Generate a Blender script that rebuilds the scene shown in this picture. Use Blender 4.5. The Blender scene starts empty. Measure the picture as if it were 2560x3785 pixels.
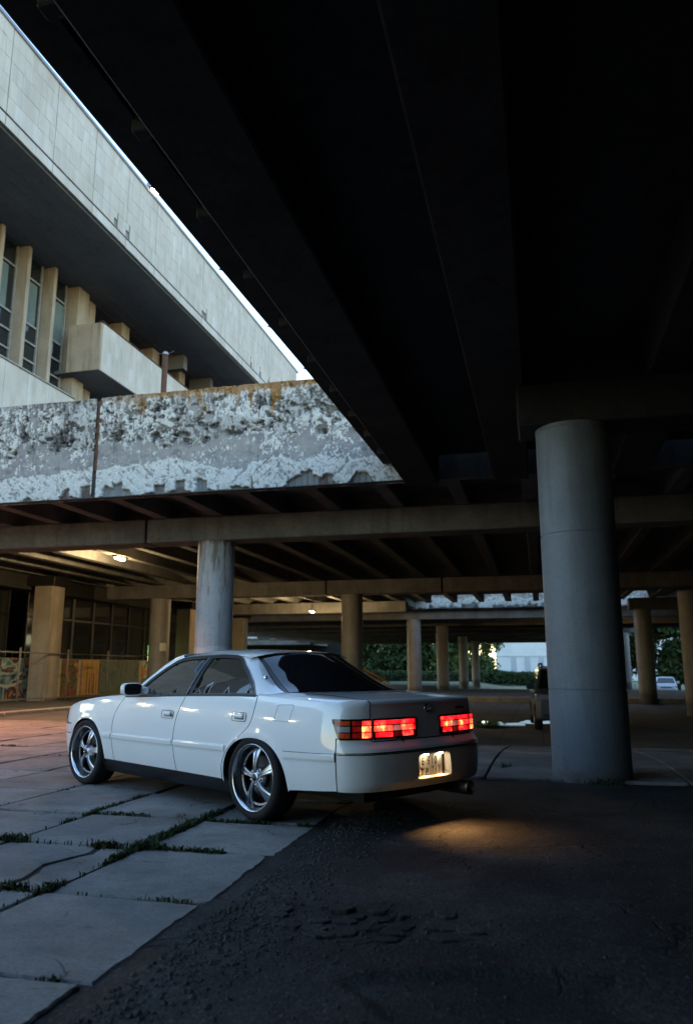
import bpy, bmesh, math, random
import numpy as np
from mathutils import Vector, Matrix
from mathutils.geometry import delaunay_2d_cdt

random.seed(11)
RNG = np.random.default_rng(11)
S = bpy.context.scene
COL = S.collection
R = math.radians

# ------------------------------------------------------------------ camera
# world axes follow the concrete structure: +Y along the near deck, +X to its right
cam_d = bpy.data.cameras.new('camera')
cam = bpy.data.objects.new('camera', cam_d)
COL.objects.link(cam)
cam.location = (0.0, 0.0, 1.155)
cam.rotation_euler = (R(90 + 11.46), 0, R(13.8))
cam_d.sensor_fit = 'VERTICAL'
cam_d.sensor_height = 36.0
cam_d.lens = 2850.0 / 3785.0 * 36.0
cam_d.clip_start = 0.05
cam_d.clip_end = 3000
cam_d.dof.use_dof = True
cam_d.dof.focus_distance = 6.6
cam_d.dof.aperture_fstop = 2.2
S.camera = cam

# ------------------------------------------------------------------ dusk sky, weak sun behind the building
SUN_EL, SUN_AZ = R(15.0), R(-52.0)          # azimuth measured from +Y towards +X
world = bpy.data.worlds.new('World')
S.world = world
world.use_nodes = True
wn = world.node_tree
wn.nodes.clear()
w_out = wn.nodes.new('ShaderNodeOutputWorld')
w_bg = wn.nodes.new('ShaderNodeBackground')
w_sky = wn.nodes.new('ShaderNodeTexSky')
w_sky.sky_type = 'NISHITA'
w_sky.sun_disc = False
w_sky.sun_elevation = SUN_EL
w_sky.sun_rotation = SUN_AZ
w_sky.altitude = 100
w_sky.air_density = 1.2
w_sky.dust_density = 0.1
w_sky.ozone_density = 2.3
w_bg.inputs['Strength'].default_value = 0.10
wn.links.new(w_sky.outputs[0], w_bg.inputs['Color'])
wn.links.new(w_bg.outputs[0], w_out.inputs['Surface'])

sun_d = bpy.data.lights.new('sun', 'SUN')
sun_d.energy = 0.5
sun_d.angle = R(10)
sun_d.color = (1.0, 0.82, 0.62)
sun = bpy.data.objects.new('sun', sun_d)
COL.objects.link(sun)
sv = Vector((math.sin(SUN_AZ) * math.cos(SUN_EL), math.cos(SUN_AZ) * math.cos(SUN_EL), math.sin(SUN_EL)))
sun.rotation_euler = sv.to_track_quat('Z', 'Y').to_euler()

S.view_settings.view_transform = 'Standard'
S.view_settings.look = 'None'
S.view_settings.exposure = 2.80
S.view_settings.gamma = 1.0
S.view_settings.use_curve_mapping = False
S.cycles.use_denoising = True
S.cycles.max_bounces = 10
S.cycles.diffuse_bounces = 4
S.cycles.glossy_bounces = 4
S.cycles.transmission_bounces = 6
S.cycles.sample_clamp_indirect = 4.0
S.cycles.caustics_reflective = False
S.cycles.caustics_refractive = False

# ------------------------------------------------------------------ helpers
class MB:
    """collects vertices and faces of one mesh"""
    def __init__(self):
        self.v = []; self.f = []; self.m = []
    def add(self, vs, fs, mi=0):
        o = len(self.v)
        self.v.extend([tuple(p) for p in vs])
        self.f.extend([tuple(i + o for i in f) for f in fs])
        self.m.extend([mi] * len(fs))
        return self
    def box(self, x0, x1, y0, y1, z0, z1, mi=0):
        return self.add([(x0,y0,z0),(x1,y0,z0),(x1,y1,z0),(x0,y1,z0),(x0,y0,z1),(x1,y0,z1),(x1,y1,z1),(x0,y1,z1)],
                        [(0,3,2,1),(4,5,6,7),(0,1,5,4),(1,2,6,5),(2,3,7,6),(3,0,4,7)], mi)
    def bbox(self, x0, x1, y0, y1, z0, z1, b=0.01, mi=0):
        """box with chamfered vertical and horizontal edges"""
        xs = (x0, x1); ys = (y0, y1); zs = (z0, z1)
        vs = []; idx = {}
        for i in (0,1):
            for j in (0,1):
                for k in (0,1):
                    sx = b if i == 0 else -b; sy = b if j == 0 else -b; sz = b if k == 0 else -b
                    for a, p in enumerate(((xs[i], ys[j]+sy, zs[k]+sz), (xs[i]+sx, ys[j], zs[k]+sz), (xs[i]+sx, ys[j]+sy, zs[k]))):
                        idx[(i,j,k,a)] = len(vs); vs.append(p)
        I = lambda i,j,k,a: idx[(i,j,k,a)]
        fs = []
        for i in (0,1):
            q = [I(i,0,0,0), I(i,1,0,0), I(i,1,1,0), I(i,0,1,0)]; fs.append(q if i else q[::-1])
            q = [I(0,i,0,1), I(1,i,0,1), I(1,i,1,1), I(0,i,1,1)]; fs.append(q[::-1] if i else q)
            q = [I(0,0,i,2), I(1,0,i,2), I(1,1,i,2), I(0,1,i,2)]; fs.append(q if i else q[::-1])
        for i in (0,1):
            for j in (0,1):
                q = [I(i,j,0,0), I(i,j,0,1), I(i,j,1,1), I(i,j,1,0)]; fs.append(q if i == j else q[::-1])
                q = [I(i,0,j,0), I(i,0,j,2), I(i,1,j,2), I(i,1,j,0)]; fs.append(q[::-1] if i == j else q)
                q = [I(0,i,j,1), I(0,i,j,2), I(1,i,j,2), I(1,i,j,1)]; fs.append(q if i == j else q[::-1])
                for k in (0,1):
                    t = [I(i,j,k,0), I(i,j,k,1), I(i,j,k,2)]; fs.append(t if (i+j+k) % 2 else t[::-1])
        return self.add(vs, fs, mi)
    def tube(self, pts, r, n=8, caps=True, mi=0):
        pts = [Vector(p) for p in pts]
        rs = r if isinstance(r, (list, tuple)) else [r] * len(pts)
        vs = []; ref = None
        for i, p in enumerate(pts):
            d = (pts[min(i+1, len(pts)-1)] - pts[max(i-1, 0)]).normalized()
            if ref is None:
                ref = Vector((0,0,1)) if abs(d.z) < 0.9 else Vector((1,0,0))
            a = d.cross(ref).normalized(); b = d.cross(a).normalized()
            ref = -b if False else ref
            for k in range(n):
                t = 2 * math.pi * k / n
                vs.append(p + a * (math.cos(t) * rs[i]) + b * (math.sin(t) * rs[i]))
        fs = []
        for i in range(len(pts) - 1):
            for k in range(n):
                fs.append((i*n+k, i*n+(k+1) % n, (i+1)*n+(k+1) % n, (i+1)*n+k))
        if caps:
            fs.append(tuple(range(n))[::-1]); fs.append(tuple((len(pts)-1)*n + k for k in range(n)))
        return self.add(vs, fs, mi)
    def lathe(self, prof, n=32, axis='z', c=(0,0,0), mi=0, close=False):
        """prof = (radius, height) pairs"""
        vs = []
        for k in range(n):
            t = 2 * math.pi * k / n
            for r, h in prof:
                if axis == 'z': vs.append((c[0]+r*math.cos(t), c[1]+r*math.sin(t), c[2]+h))
                elif axis == 'y': vs.append((c[0]+r*math.cos(t), c[1]+h, c[2]+r*math.sin(t)))
                else: vs.append((c[0]+h, c[1]+r*math.cos(t), c[2]+r*math.sin(t)))
        m = len(prof); fs = []
        for k in range(n):
            k2 = (k+1) % n
            for j in range(m - (0 if close else 1)):
                j2 = (j+1) % m
                fs.append((k*m+j, k2*m+j, k2*m+j2, k*m+j2))
        return self.add(vs, fs, mi)
    def grid(self, P, mi=0, flip=False):
        """P: array n x m x 3"""
        P = np.asarray(P, float); n, m = P.shape[:2]
        fs = []
        for i in range(n-1):
            for j in range(m-1):
                q = (i*m+j, i*m+j+1, (i+1)*m+j+1, (i+1)*m+j)
                fs.append(q[::-1] if flip else q)
        return self.add(P.reshape(-1, 3).tolist(), fs, mi)
    def prism(self, poly, ax, a0, a1, mi=0):
        """poly in the two remaining axes (x,z for ax='y'; y,z for ax='x'; x,y for ax='z') swept from a0 to a1"""
        n = len(poly); vs = []
        for a in (a0, a1):
            for p, q in poly:
                vs.append((p, a, q) if ax == 'y' else (a, p, q) if ax == 'x' else (p, q, a))
        fs = [tuple(range(n)), tuple(range(2*n-1, n-1, -1))]
        for i in range(n):
            fs.append((i, i+n, (i+1) % n + n, (i+1) % n))
        return self.add(vs, fs, mi)
    def mesh(self, name, smooth=False, fix=True):
        me = bpy.data.meshes.new(name)
        me.from_pydata(self.v, [], self.f)
        if any(self.m):
            me.polygons.foreach_set('material_index', self.m)
        if fix and len(self.f) < 60000:
            bm = bmesh.new(); bm.from_mesh(me)
            bmesh.ops.recalc_face_normals(bm, faces=bm.faces)
            bm.to_mesh(me); bm.free()
        if smooth:
            me.polygons.foreach_set('use_smooth', [True] * len(me.polygons))
        me.update()
        return me

def obj(name, mb, mat, parent=None, smooth=False, fix=True, loc=None):
    me = mb.mesh(name, smooth, fix) if isinstance(mb, MB) else mb
    if mat is not None and not me.materials:
        for m in (mat if isinstance(mat, (list, tuple)) else [mat]):
            me.materials.append(m)
    o = bpy.data.objects.new(name, me)
    COL.objects.link(o)
    if loc is not None: o.location = loc
    if parent is not None: par(o, parent)
    return o

def par(o, p):
    """world-built parts under an Empty that is only translated; car parts stay local"""
    o.parent = p
    if p.parent is None and not p.get('_local', 0):
        o.matrix_parent_inverse = Matrix.Translation(-p.location)

def tag(o, label=None, cat=None, group=None, kind=None):
    if label: o['label'] = label
    if cat: o['category'] = cat
    if group: o['group'] = group
    if kind: o['kind'] = kind
    return o

def thing(name, label, cat, loc=(0,0,0), rz=0.0, group=None, kind=None, local=False):
    o = bpy.data.objects.new(name, None)
    o.empty_display_size = 0.2
    COL.objects.link(o)
    o.location = loc; o.rotation_euler = (0, 0, rz)
    if local: o['_local'] = 1
    return tag(o, label, cat, group, kind)

def copy_tree(o, parent=None):
    c = o.copy(); COL.objects.link(c)
    if parent is not None:
        c.parent = parent; c.matrix_parent_inverse = o.matrix_parent_inverse.copy()
    for ch in list(o.children): copy_tree(ch, c)
    return c

# value noise -------------------------------------------------------
def _hash(i, j, s):
    h = (i.astype(np.int64) * 374761393 + j.astype(np.int64) * 668265263 + s * 974711) & 0x7fffffff
    h = ((h ^ (h >> 13)) * 1274126177) & 0x7fffffff
    return ((h ^ (h >> 16)) & 0xffff) / 65535.0
def vnoise(x, y, s=0):
    x = np.asarray(x, float); y = np.asarray(y, float)
    i = np.floor(x); j = np.floor(y); fx = x - i; fy = y - j
    fx = fx*fx*(3-2*fx); fy = fy*fy*(3-2*fy)
    a = _hash(i, j, s); b = _hash(i+1, j, s); c = _hash(i, j+1, s); d = _hash(i+1, j+1, s)
    return (a*(1-fx)+b*fx)*(1-fy) + (c*(1-fx)+d*fx)*fy
def fbm(x, y, s=0, o=4, g=0.5):
    t = 0; a = 1; n = 0
    for k in range(o):
        t = t + a * vnoise(np.asarray(x) * 2**k + 17.3*k, np.asarray(y) * 2**k + 9.1*k, s + k); n += a; a *= g
    return t / n
def sstep(a, b, x):
    t = np.clip((np.asarray(x, float) - a) / (b - a), 0, 1); return t*t*(3-2*t)

def terrain(x, y):
    """ground level: flat round the car, falling gently away to the right and back"""
    x = np.asarray(x, float); y = np.asarray(y, float)
    z = -0.50 * sstep(9.5, 20, y) * sstep(-9, -4, x)
    z = z - 0.5 * sstep(56, 66, y)
    return z
def tz(x, y): return float(terrain(x, y))

# ------------------------------------------------------------------ materials
def new_mat(name):
    m = bpy.data.materials.new(name); m.use_nodes = True
    nt = m.node_tree; nt.nodes.clear()
    out = nt.nodes.new('ShaderNodeOutputMaterial')
    b = nt.nodes.new('ShaderNodeBsdfPrincipled')
    nt.links.new(b.outputs[0], out.inputs[0])
    return m, nt, b
def N(nt, typ, **kw):
    n = nt.nodes.new('ShaderNode' + typ)
    for k, v in kw.items():
        if k.startswith('i_'):
            key = k[2:]; key = int(key) if key.isdigit() else key.replace('_', ' ')
            n.inputs[key].default_value = v
        else: setattr(n, k, v)
    return n
def c4(c): return (c[0], c[1], c[2], 1.0)
def noise(nt, vec, scale, detail=4, rough=0.55):
    n = N(nt, 'TexNoise', i_Scale=scale, i_Detail=detail, i_Roughness=rough)
    nt.links.new(vec, n.inputs['Vector']); return n.outputs['Fac']
def ramp(nt, fac, stops):
    r = N(nt, 'ValToRGB'); e = r.color_ramp.elements
    while len(e) < len(stops): e.new(0.5)
    for k, (p, c) in enumerate(stops):
        e[k].position = p; e[k].color = c4(c) if len(c) == 3 else c
    nt.links.new(fac, r.inputs[0]); return r.outputs[0]
def mix(nt, fac, a, b, mode='MIX'):
    m = N(nt, 'Mix', data_type='RGBA', blend_type=mode)
    for s, v in ((m.inputs[0], fac), (m.inputs[6], a), (m.inputs[7], b)):
        if hasattr(v, 'default_value') or hasattr(v, 'is_linked'): nt.links.new(v, s)
        else: s.default_value = v if s.type == 'VALUE' else c4(v)
    return m.outputs[2]
def math_(nt, op, a, b=0.0, clamp=False):
    m = N(nt, 'Math', operation=op, use_clamp=clamp)
    for s, v in ((m.inputs[0], a), (m.inputs[1], b)):
        if hasattr(v, 'is_linked'): nt.links.new(v, s)
        else: s.default_value = v
    return m.outputs[0]
def pos(nt, obj_space=False):
    if obj_space: return N(nt, 'TexCoord').outputs['Object']
    return N(nt, 'NewGeometry').outputs['Position']
def bump(nt, b, h, strength=0.3, dist=0.01):
    n = N(nt, 'Bump', i_Strength=strength, i_Distance=dist)
    nt.links.new(h, n.inputs['Height']); nt.links.new(n.outputs[0], b.inputs['Normal'])
def scaled(nt, vec, sc):
    m = N(nt, 'Mapping'); m.inputs['Scale'].default_value = sc
    nt.links.new(vec, m.inputs['Vector']); return m.outputs[0]

def plain(name, col, rough=0.5, metal=0.0, spec=0.5, coat=0.0, emit=None, es=0.0):
    m, nt, b = new_mat(name)
    b.inputs['Base Color'].default_value = c4(col)
    b.inputs['Roughness'].default_value = rough
    b.inputs['Metallic'].default_value = metal
    b.inputs['Specular IOR Level'].default_value = spec
    b.inputs['Coat Weight'].default_value = coat
    b.inputs['Coat Roughness'].default_value = 0.03
    if emit:
        b.inputs['Emission Color'].default_value = c4(emit)
        b.inputs['Emission Strength'].default_value = es
    return m

def rough_mat(name, c1, c2, scale=3.0, rough=0.85, bs=0.4, bd=0.01, fine=40.0, spec=0.3, streak=None, osp=False, c3=None):
    """concrete-like: large mottling, fine grain, optional vertical streaks"""
    m, nt, b = new_mat(name)
    v = pos(nt, osp)
    n1 = noise(nt, v, scale, 6, 0.62)
    col = ramp(nt, n1, [(0.30, c1), (0.70, c2)])
    n2 = noise(nt, v, fine, 3, 0.6)
    g = ramp(nt, n2, [(0.25, (0.72, 0.72, 0.72)), (0.75, (1.15, 1.15, 1.15))])
    col = mix(nt, 1.0, col, g, 'MULTIPLY')
    if streak:
        n3 = noise(nt, scaled(nt, v, (2.2, 2.2, 0.18)), 2.0, 5, 0.65)
        f = ramp(nt, n3, [(0.50, (0, 0, 0)), (0.72, (1, 1, 1))])
        col = mix(nt, f, col, streak)
    if c3:
        n4 = noise(nt, v, scale * 0.35, 5, 0.7)
        f = ramp(nt, n4, [(0.56, (0, 0, 0)), (0.66, (1, 1, 1))])
        col = mix(nt, f, col, c3)
    nt.links.new(col, b.inputs['Base Color'])
    b.inputs['Roughness'].default_value = rough
    b.inputs['Specular IOR Level'].default_value = spec
    h = math_(nt, 'ADD', n2, math_(nt, 'MULTIPLY', n1, 1.5))
    bump(nt, b, h, bs, bd)
    return m

LAMP_W, ORANGE_W = 108.0, 370.0
M = {}
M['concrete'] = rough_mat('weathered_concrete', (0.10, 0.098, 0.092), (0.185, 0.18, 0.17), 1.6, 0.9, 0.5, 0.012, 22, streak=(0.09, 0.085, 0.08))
M['concrete_dark'] = rough_mat('shaded_concrete', (0.020, 0.0195, 0.0185), (0.040, 0.038, 0.035), 1.1, 0.92, 0.5, 0.012, 18, streak=(0.012, 0.0115, 0.011))  # under-deck shade is darkened into this concrete colour
M['black_metal'] = plain('black_metal', (0.02, 0.02, 0.02), 0.5, 0.3)
M['steel'] = plain('grey_steel', (0.30, 0.30, 0.31), 0.45, 0.8)
M['rust'] = rough_mat('rusty_steel', (0.06, 0.03, 0.02), (0.14, 0.06, 0.03), 9, 0.8, 0.4, 0.004)

# ================================================================== GROUND
def asphalt_mat():
    m, nt, b = new_mat('old_asphalt')
    v = pos(nt)
    n1 = noise(nt, v, 0.9, 6, 0.65)
    col = ramp(nt, n1, [(0.34, (0.012, 0.0115, 0.012)), (0.48, (0.026, 0.025, 0.0245)), (0.62, (0.050, 0.048, 0.046))])
    vo = N(nt, 'TexVoronoi', i_Scale=75.0, i_Randomness=1.0); nt.links.new(v, vo.inputs['Vector'])
    st = ramp(nt, vo.outputs['Color'], [(0.0, (0.45, 0.45, 0.45)), (0.66, (1.0, 1.0, 1.0)), (0.85, (1.35, 1.33, 1.3)), (1.0, (2.3, 2.25, 2.2))])
    col = mix(nt, 1.0, col, st, 'MULTIPLY')
    wv_ = N(nt, 'VectorMath', operation='ADD'); nt.links.new(v, wv_.inputs[0])
    wn_ = N(nt, 'TexNoise', i_Scale=3.0, i_Detail=4.0); nt.links.new(v, wn_.inputs['Vector'])
    ws_ = N(nt, 'VectorMath', operation='SCALE'); ws_.inputs['Scale'].default_value = 0.45; nt.links.new(wn_.outputs['Color'], ws_.inputs[0])
    nt.links.new(ws_.outputs[0], wv_.inputs[1])
    ve_ = N(nt, 'TexVoronoi', feature='DISTANCE_TO_EDGE', i_Scale=1.5); nt.links.new(wv_.outputs[0], ve_.inputs['Vector'])
    cm_ = ramp(nt, ve_.outputs['Distance'], [(0.0, (1, 1, 1)), (0.022, (0, 0, 0))])
    cg_ = ramp(nt, noise(nt, v, 0.7, 3), [(0.47, (0, 0, 0)), (0.56, (1, 1, 1))])
    crk = math_(nt, 'MULTIPLY', cm_, cg_)
    col = mix(nt, math_(nt, 'MULTIPLY', crk, 0.85), col, (0.006, 0.006, 0.006))
    nt.links.new(col, b.inputs['Base Color'])
    b.inputs['Roughness'].default_value = 0.78
    b.inputs['Specular IOR Level'].default_value = 0.18
    n2 = noise(nt, v, 22, 7, 0.78)
    h = math_(nt, 'ADD', math_(nt, 'MULTIPLY', vo.outputs['Distance'], -0.35), math_(nt, 'SUBTRACT', n2, crk))
    bump(nt, b, h, 0.9, 0.010)
    return m
M['asphalt'] = asphalt_mat()

def ground_mat():
    m, nt, b = new_mat('dusty_ground')
    v = pos(nt)
    n1 = noise(nt, v, 0.6, 6, 0.65)
    col = ramp(nt, n1, [(0.3, (0.055, 0.052, 0.05)), (0.7, (0.12, 0.115, 0.108))])
    br = N(nt, 'TexBrick', offset=0.0, i_Scale=1.0, i_Mortar_Size=0.018, i_Brick_Width=1.0, i_Row_Height=1.03)
    br.inputs['Color1'].default_value = (1, 1, 1, 1); br.inputs['Color2'].default_value = (0.8, 0.8, 0.8, 1); br.inputs['Mortar'].default_value = (0.35, 0.35, 0.33, 1)
    nt.links.new(v, br.inputs['Vector'])
    col = mix(nt, 1.0, col, br.outputs['Color'], 'MULTIPLY')
    sx = N(nt, 'SeparateXYZ'); nt.links.new(v, sx.inputs[0])
    far = math_(nt, 'MULTIPLY', math_(nt, 'SUBTRACT', sx.outputs[1], 66.0), 0.2, True)
    grass = ramp(nt, n1, [(0.3, (0.03, 0.05, 0.018)), (0.7, (0.06, 0.09, 0.03))])
    col = mix(nt, far, col, grass)
    nt.links.new(col, b.inputs['Base Color'])
    b.inputs['Roughness'].default_value = 0.8
    n2 = noise(nt, v, 14, 5, 0.7)
    bump(nt, b, n2, 0.5, 0.02)
    return m
M['ground'] = ground_mat()

xs = np.concatenate([np.linspace(-500, -40, 24), np.linspace(-38, 24, 125), np.linspace(26, 500, 24)])
ys = np.concatenate([np.linspace(-80, -2, 20), np.linspace(-1, 70, 143), np.linspace(72, 900, 40)])
X, Y = np.meshgrid(xs, ys, indexing='ij')
Z = terrain(X, Y) - 0.012 + 0.02 * (fbm(X*0.9, Y*0.9, 3) - 0.5)
Z = np.where((X > -30) & (X < 6.4) & (Y < 17.2) | (Y < 8.9), np.where(Y > 8.7, Z - 0.020, Z - 0.085), Z)
gm = MB().grid(np.stack([X, Y, Z], -1))
ground = tag(obj('ground', gm, M['ground'], smooth=True), kind='structure')

# asphalt apron in front of the paving, worn and rutted
def asphalt_z(x, y):
    z = 0.002 + 0.045 * (fbm(x*0.55 + 3.1, y*0.55, 21, 3) - 0.5) + 0.014 * (fbm(x*5, y*5, 31, 4) - 0.5)
    # shallow patches with broken rims and the eroded strip along the slabs
    d = ((x - 0.55) / 1.25)**2 + ((y - 3.05) / 0.42)**2 + 1.1 * (fbm(x*2.2, y*2.2, 41, 3) - 0.5)
    z = z - 0.030 * (1 - sstep(0.75, 0.95, d))
    d2 = ((x - 1.6) / 1.0)**2 + ((y - 3.6) / 0.35)**2 + 1.2 * (fbm(x*2.5, y*2.5, 47, 3) - 0.5)
    z = z - 0.022 * (1 - sstep(0.75, 0.95, d2))
    d3 = ((x + 1.05) / 0.62)**2 + ((y - 3.75) / 0.30)**2 + 0.9 * (fbm(x*4, y*4, 43, 3) - 0.5)
    z = z - 0.020 * (1 - sstep(0.6, 0.95, d3))
    e = -1.60 + 0.10 * fbm(y*3, y*0 + 2.5, 51, 4)
    k = sstep(-0.10, 0.30, x - e); z = z * k - 0.007 * (1 - k) - 0.006 * (1 - sstep(0.0, 0.30, x - e)) * fbm(x*3, y*2, 53, 3)
    z = np.where(y > 8.5, z * (1 - sstep(8.5, 8.75, y)) - 0.012 * sstep(8.5, 8.75, y), z)
    return z
ax = np.concatenate([np.arange(-1.80, 4.6, 0.035), np.linspace(4.8, 40, 60)])
ay = np.concatenate([np.linspace(-20, 1.4, 30), np.arange(1.5, 8.90, 0.035)])
X, Y = np.meshgrid(ax, ay, indexing='ij')
Xj = X + np.where(X <= -1.99, 0.10 * (fbm(Y*4, Y*0 + 0.3, 61, 4) - 0.5), 0)
Yj = Y + np.where(Y >= 9.61, 0.08 * (fbm(X*3, X*0 + 0.7, 63, 4) - 0.6), 0)
Z = asphalt_z(X, Y)
asphalt = tag(obj('asphalt', MB().grid(np.stack([Xj, Yj, Z], -1)), M['asphalt'], smooth=True, fix=False), kind='structure')

# paving slabs -------------------------------------------------------
def slab_mat():
    m, nt, b = new_mat('paving_concrete')
    v = pos(nt)
    n1 = noise(nt, v, 1.3, 7, 0.66)
    col = ramp(nt, n1, [(0.30, (0.105, 0.102, 0.096)), (0.50, (0.185, 0.180, 0.172)), (0.70, (0.265, 0.258, 0.248))])
    oi = N(nt, 'ObjectInfo')
    t = ramp(nt, oi.outputs['Random'], [(0.0, (0.82, 0.82, 0.83)), (1.0, (1.12, 1.10, 1.08))])
    col = mix(nt, 1.0, col, t, 'MULTIPLY')
    n2 = noise(nt, v, 55, 4, 0.65)
    g = ramp(nt, n2, [(0.25, (0.66, 0.66, 0.66)), (0.5, (1, 1, 1)), (0.8, (1.22, 1.22, 1.22))])
    col = mix(nt, 1.0, col, g, 'MULTIPLY')
    # pits and scuffs
    n3 = noise(nt, scaled(nt, v, (1.0, 3.4, 1.0)), 7.0, 6, 0.75)
    f = ramp(nt, n3, [(0.57, (0, 0, 0)), (0.66, (1, 1, 1))])
    col = mix(nt, math_(nt, 'MULTIPLY', f, 0.6), col, (0.07, 0.068, 0.062))
    n5 = noise(nt, v, 2.1, 6, 0.72)
    f = ramp(nt, n5, [(0.50, (0, 0, 0)), (0.70, (1, 1, 1))])
    col = mix(nt, math_(nt, 'MULTIPLY', f, 0.42), col, (0.075, 0.072, 0.066))
    # oil stain beside the front wheel
    mp = N(nt, 'Mapping'); mp.inputs['Location'].default_value = (-OIL[0], -OIL[1], 0)
    mp.vector_type = 'POINT'
    nt.links.new(v, mp.inputs['Vector'])
    sc = scaled(nt, mp.outputs[0], (9.0, 2.6, 0.0))
    ln = N(nt, 'VectorMath', operation='LENGTH'); nt.links.new(sc, ln.inputs[0])
    d = math_(nt, 'ADD', ln.outputs['Value'], math_(nt, 'MULTIPLY', n3, 0.8))
    f = ramp(nt, d, [(0.95, (1, 1, 1)), (1.25, (0, 0, 0))])
    col = mix(nt, math_(nt, 'MULTIPLY', f, 0.75), col, (0.045, 0.042, 0.04))
    wv_ = N(nt, 'VectorMath', operation='ADD'); nt.links.new(v, wv_.inputs[0])
    wn_ = N(nt, 'TexNoise', i_Scale=3.0, i_Detail=4.0); nt.links.new(v, wn_.inputs['Vector'])
    ws_ = N(nt, 'VectorMath', operation='SCALE'); ws_.inputs['Scale'].default_value = 0.45; nt.links.new(wn_.outputs['Color'], ws_.inputs[0])
    nt.links.new(ws_.outputs[0], wv_.inputs[1])
    ve_ = N(nt, 'TexVoronoi', feature='DISTANCE_TO_EDGE', i_Scale=0.8); nt.links.new(wv_.outputs[0], ve_.inputs['Vector'])
    cm_ = ramp(nt, ve_.outputs['Distance'], [(0.0, (1, 1, 1)), (0.010, (0, 0, 0))])
    cg_ = ramp(nt, noise(nt, v, 1.1, 3), [(0.52, (0, 0, 0)), (0.58, (1, 1, 1))])
    crk = math_(nt, 'MULTIPLY', cm_, cg_)
    col = mix(nt, math_(nt, 'MULTIPLY', crk, 0.85), col, (0.006, 0.006, 0.006))
    nt.links.new(col, b.inputs['Base Color'])
    b.inputs['Roughness'].default_value = 0.82
    b.inputs['Specular IOR Level'].default_value = 0.35
    h = math_(nt, 'ADD', math_(nt, 'ADD', math_(nt, 'MULTIPLY', n2, 0.7), n1), math_(nt, 'MULTIPLY', n3, -0.8))
    bump(nt, b, h, 0.6, 0.012)
    return m
OIL = (-3.60, 6.72)
M['slab'] = slab_mat()
M['soil'] = rough_mat('joint_soil', (0.030, 0.027, 0.022), (0.060, 0.054, 0.045), 6, 0.95, 0.8, 0.01, 60)
paving = tag(obj('paving_bed', MB().box(-14.0, -1.80, 0.4, 16.1, -0.20, -0.020), M['soil']), kind='structure')

def slab_piece(poly, top, tilt=(0, 0), rnd=None):
    """poly: CCW corner list; edges are worn and uneven"""
    rnd = rnd or random
    out = []
    n = len(poly)
    for i in range(n):
        a = Vector(poly[i]); c = Vector(poly[(i+1) % n])
        L = (c - a).length; k = max(2, int(L / 0.05))
        d = (c - a) / L; nrm = Vector((-d.y, d.x))
        ph = rnd.random() * 50
        for j in range(k):
            t = j / k
            p = a + (c - a) * t
            rag = 0.050 if min(a.x, c.x) > -1.80 and max(a.x, c.x) < -1.60 and poly[0][1] < 8.5 else 0.022
            w = rag * (float(fbm(ph + t*L*12, 0.5, 5, 4, 0.65)) - 0.30)
            if j == 0: p = p + (d + nrm) * (0.006 + 0.018 * rnd.random() ** 3)
            else: p = p + nrm * max(w, -0.004)
            out.append(p)
    cx = sum(p.x for p in out) / len(out); cy = sum(p.y for p in out) / len(out)
    mb = MB(); m = len(out); vs = []
    for inset, dz in ((0.010, 0.0), (0.002, -0.010), (0.0, -0.10)):
        for p in out:
            q = Vector((cx, cy)) + (p - Vector((cx, cy))) * (1 - inset / 0.5)
            z = top + dz + (q.x - cx) * tilt[0] + (q.y - cy) * tilt[1] + tz(q.x, q.y)
            vs.append((q.x, q.y, z))
    fs = [tuple(range(m))]
    for r in range(2):
        for i in range(m):
            fs.append((r*m+i, (r+1)*m+i, (r+1)*m+(i+1) % m, r*m+(i+1) % m))
    return mb.add(vs, fs)

rs = random.Random(5)
XL = [-1.65, -2.60, -3.58, -4.52, -5.57] + [-5.57 - 0.99*k for k in range(1, 9)]
YL = [-0.30, 0.75, 1.80, 2.84, 3.885, 4.93, 5.93, 6.97, 8.22, 9.58] + [9.58 + 1.04*k for k in range(1, 7)]
for i in range(len(XL) - 1):
    for j in range(len(YL) - 1):
        x1, x0 = XL[i], XL[i+1]; y0, y1 = YL[j], YL[j+1]
        if x1 < -0.80 * y1 - 0.6 or y1 < 1.9: continue
        g = 0.007 + 0.008 * rs.random()
        top = 0.0 + 0.016 * (rs.random() - 0.5); tl = (0.014 * (rs.random() - 0.5), 0.014 * (rs.random() - 0.5))
        if y1 > 9: top *= 0.5
        P = [(x0+g, y0+g), (x1-g, y0+g), (x1-g, y1-g), (x0+g, y1-g)]
        if abs(x1 + 2.60) < 0.01 and abs(y0 - 3.885) < 0.01:      # slab cracked along its length
            cr = [(-2.93 + 0.05*math.sin(9*t) + 0.03*rs.random(), y0+g + t*(y1-y0-2*g)) for t in (0, .2, .35, .5, .7, .85, 1)]
            obj('paving_slab', slab_piece([P[0]] + cr[:1] + cr[1:] + [P[3]], top, tl, rs), M['slab'], paving)
            cr2 = [(x + 0.02, y) for x, y in cr]
            obj('paving_slab', slab_piece([cr2[0], P[1], P[2]] + cr2[::-1][:-1], top - 0.006, tl, rs), M['slab'], paving)
            continue
        if abs(x1 + 1.65) < 0.01:                                   # ragged outer edge towards the asphalt
            P[1] = (x1 - 0.01 - 0.04*rs.random(), P[1][1]); P[2] = (x1 - 0.01 - 0.04*rs.random(), P[2][1])
        obj('paving_slab', slab_piece(P, top, tl, rs), M['slab'], paving)
XR = [-1.64 + 1.02*k for k in range(0, 8)]
YR = [8.74, 9.80, 10.86, 11.9, 12.95, 14.0, 15.05, 16.1]
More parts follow.
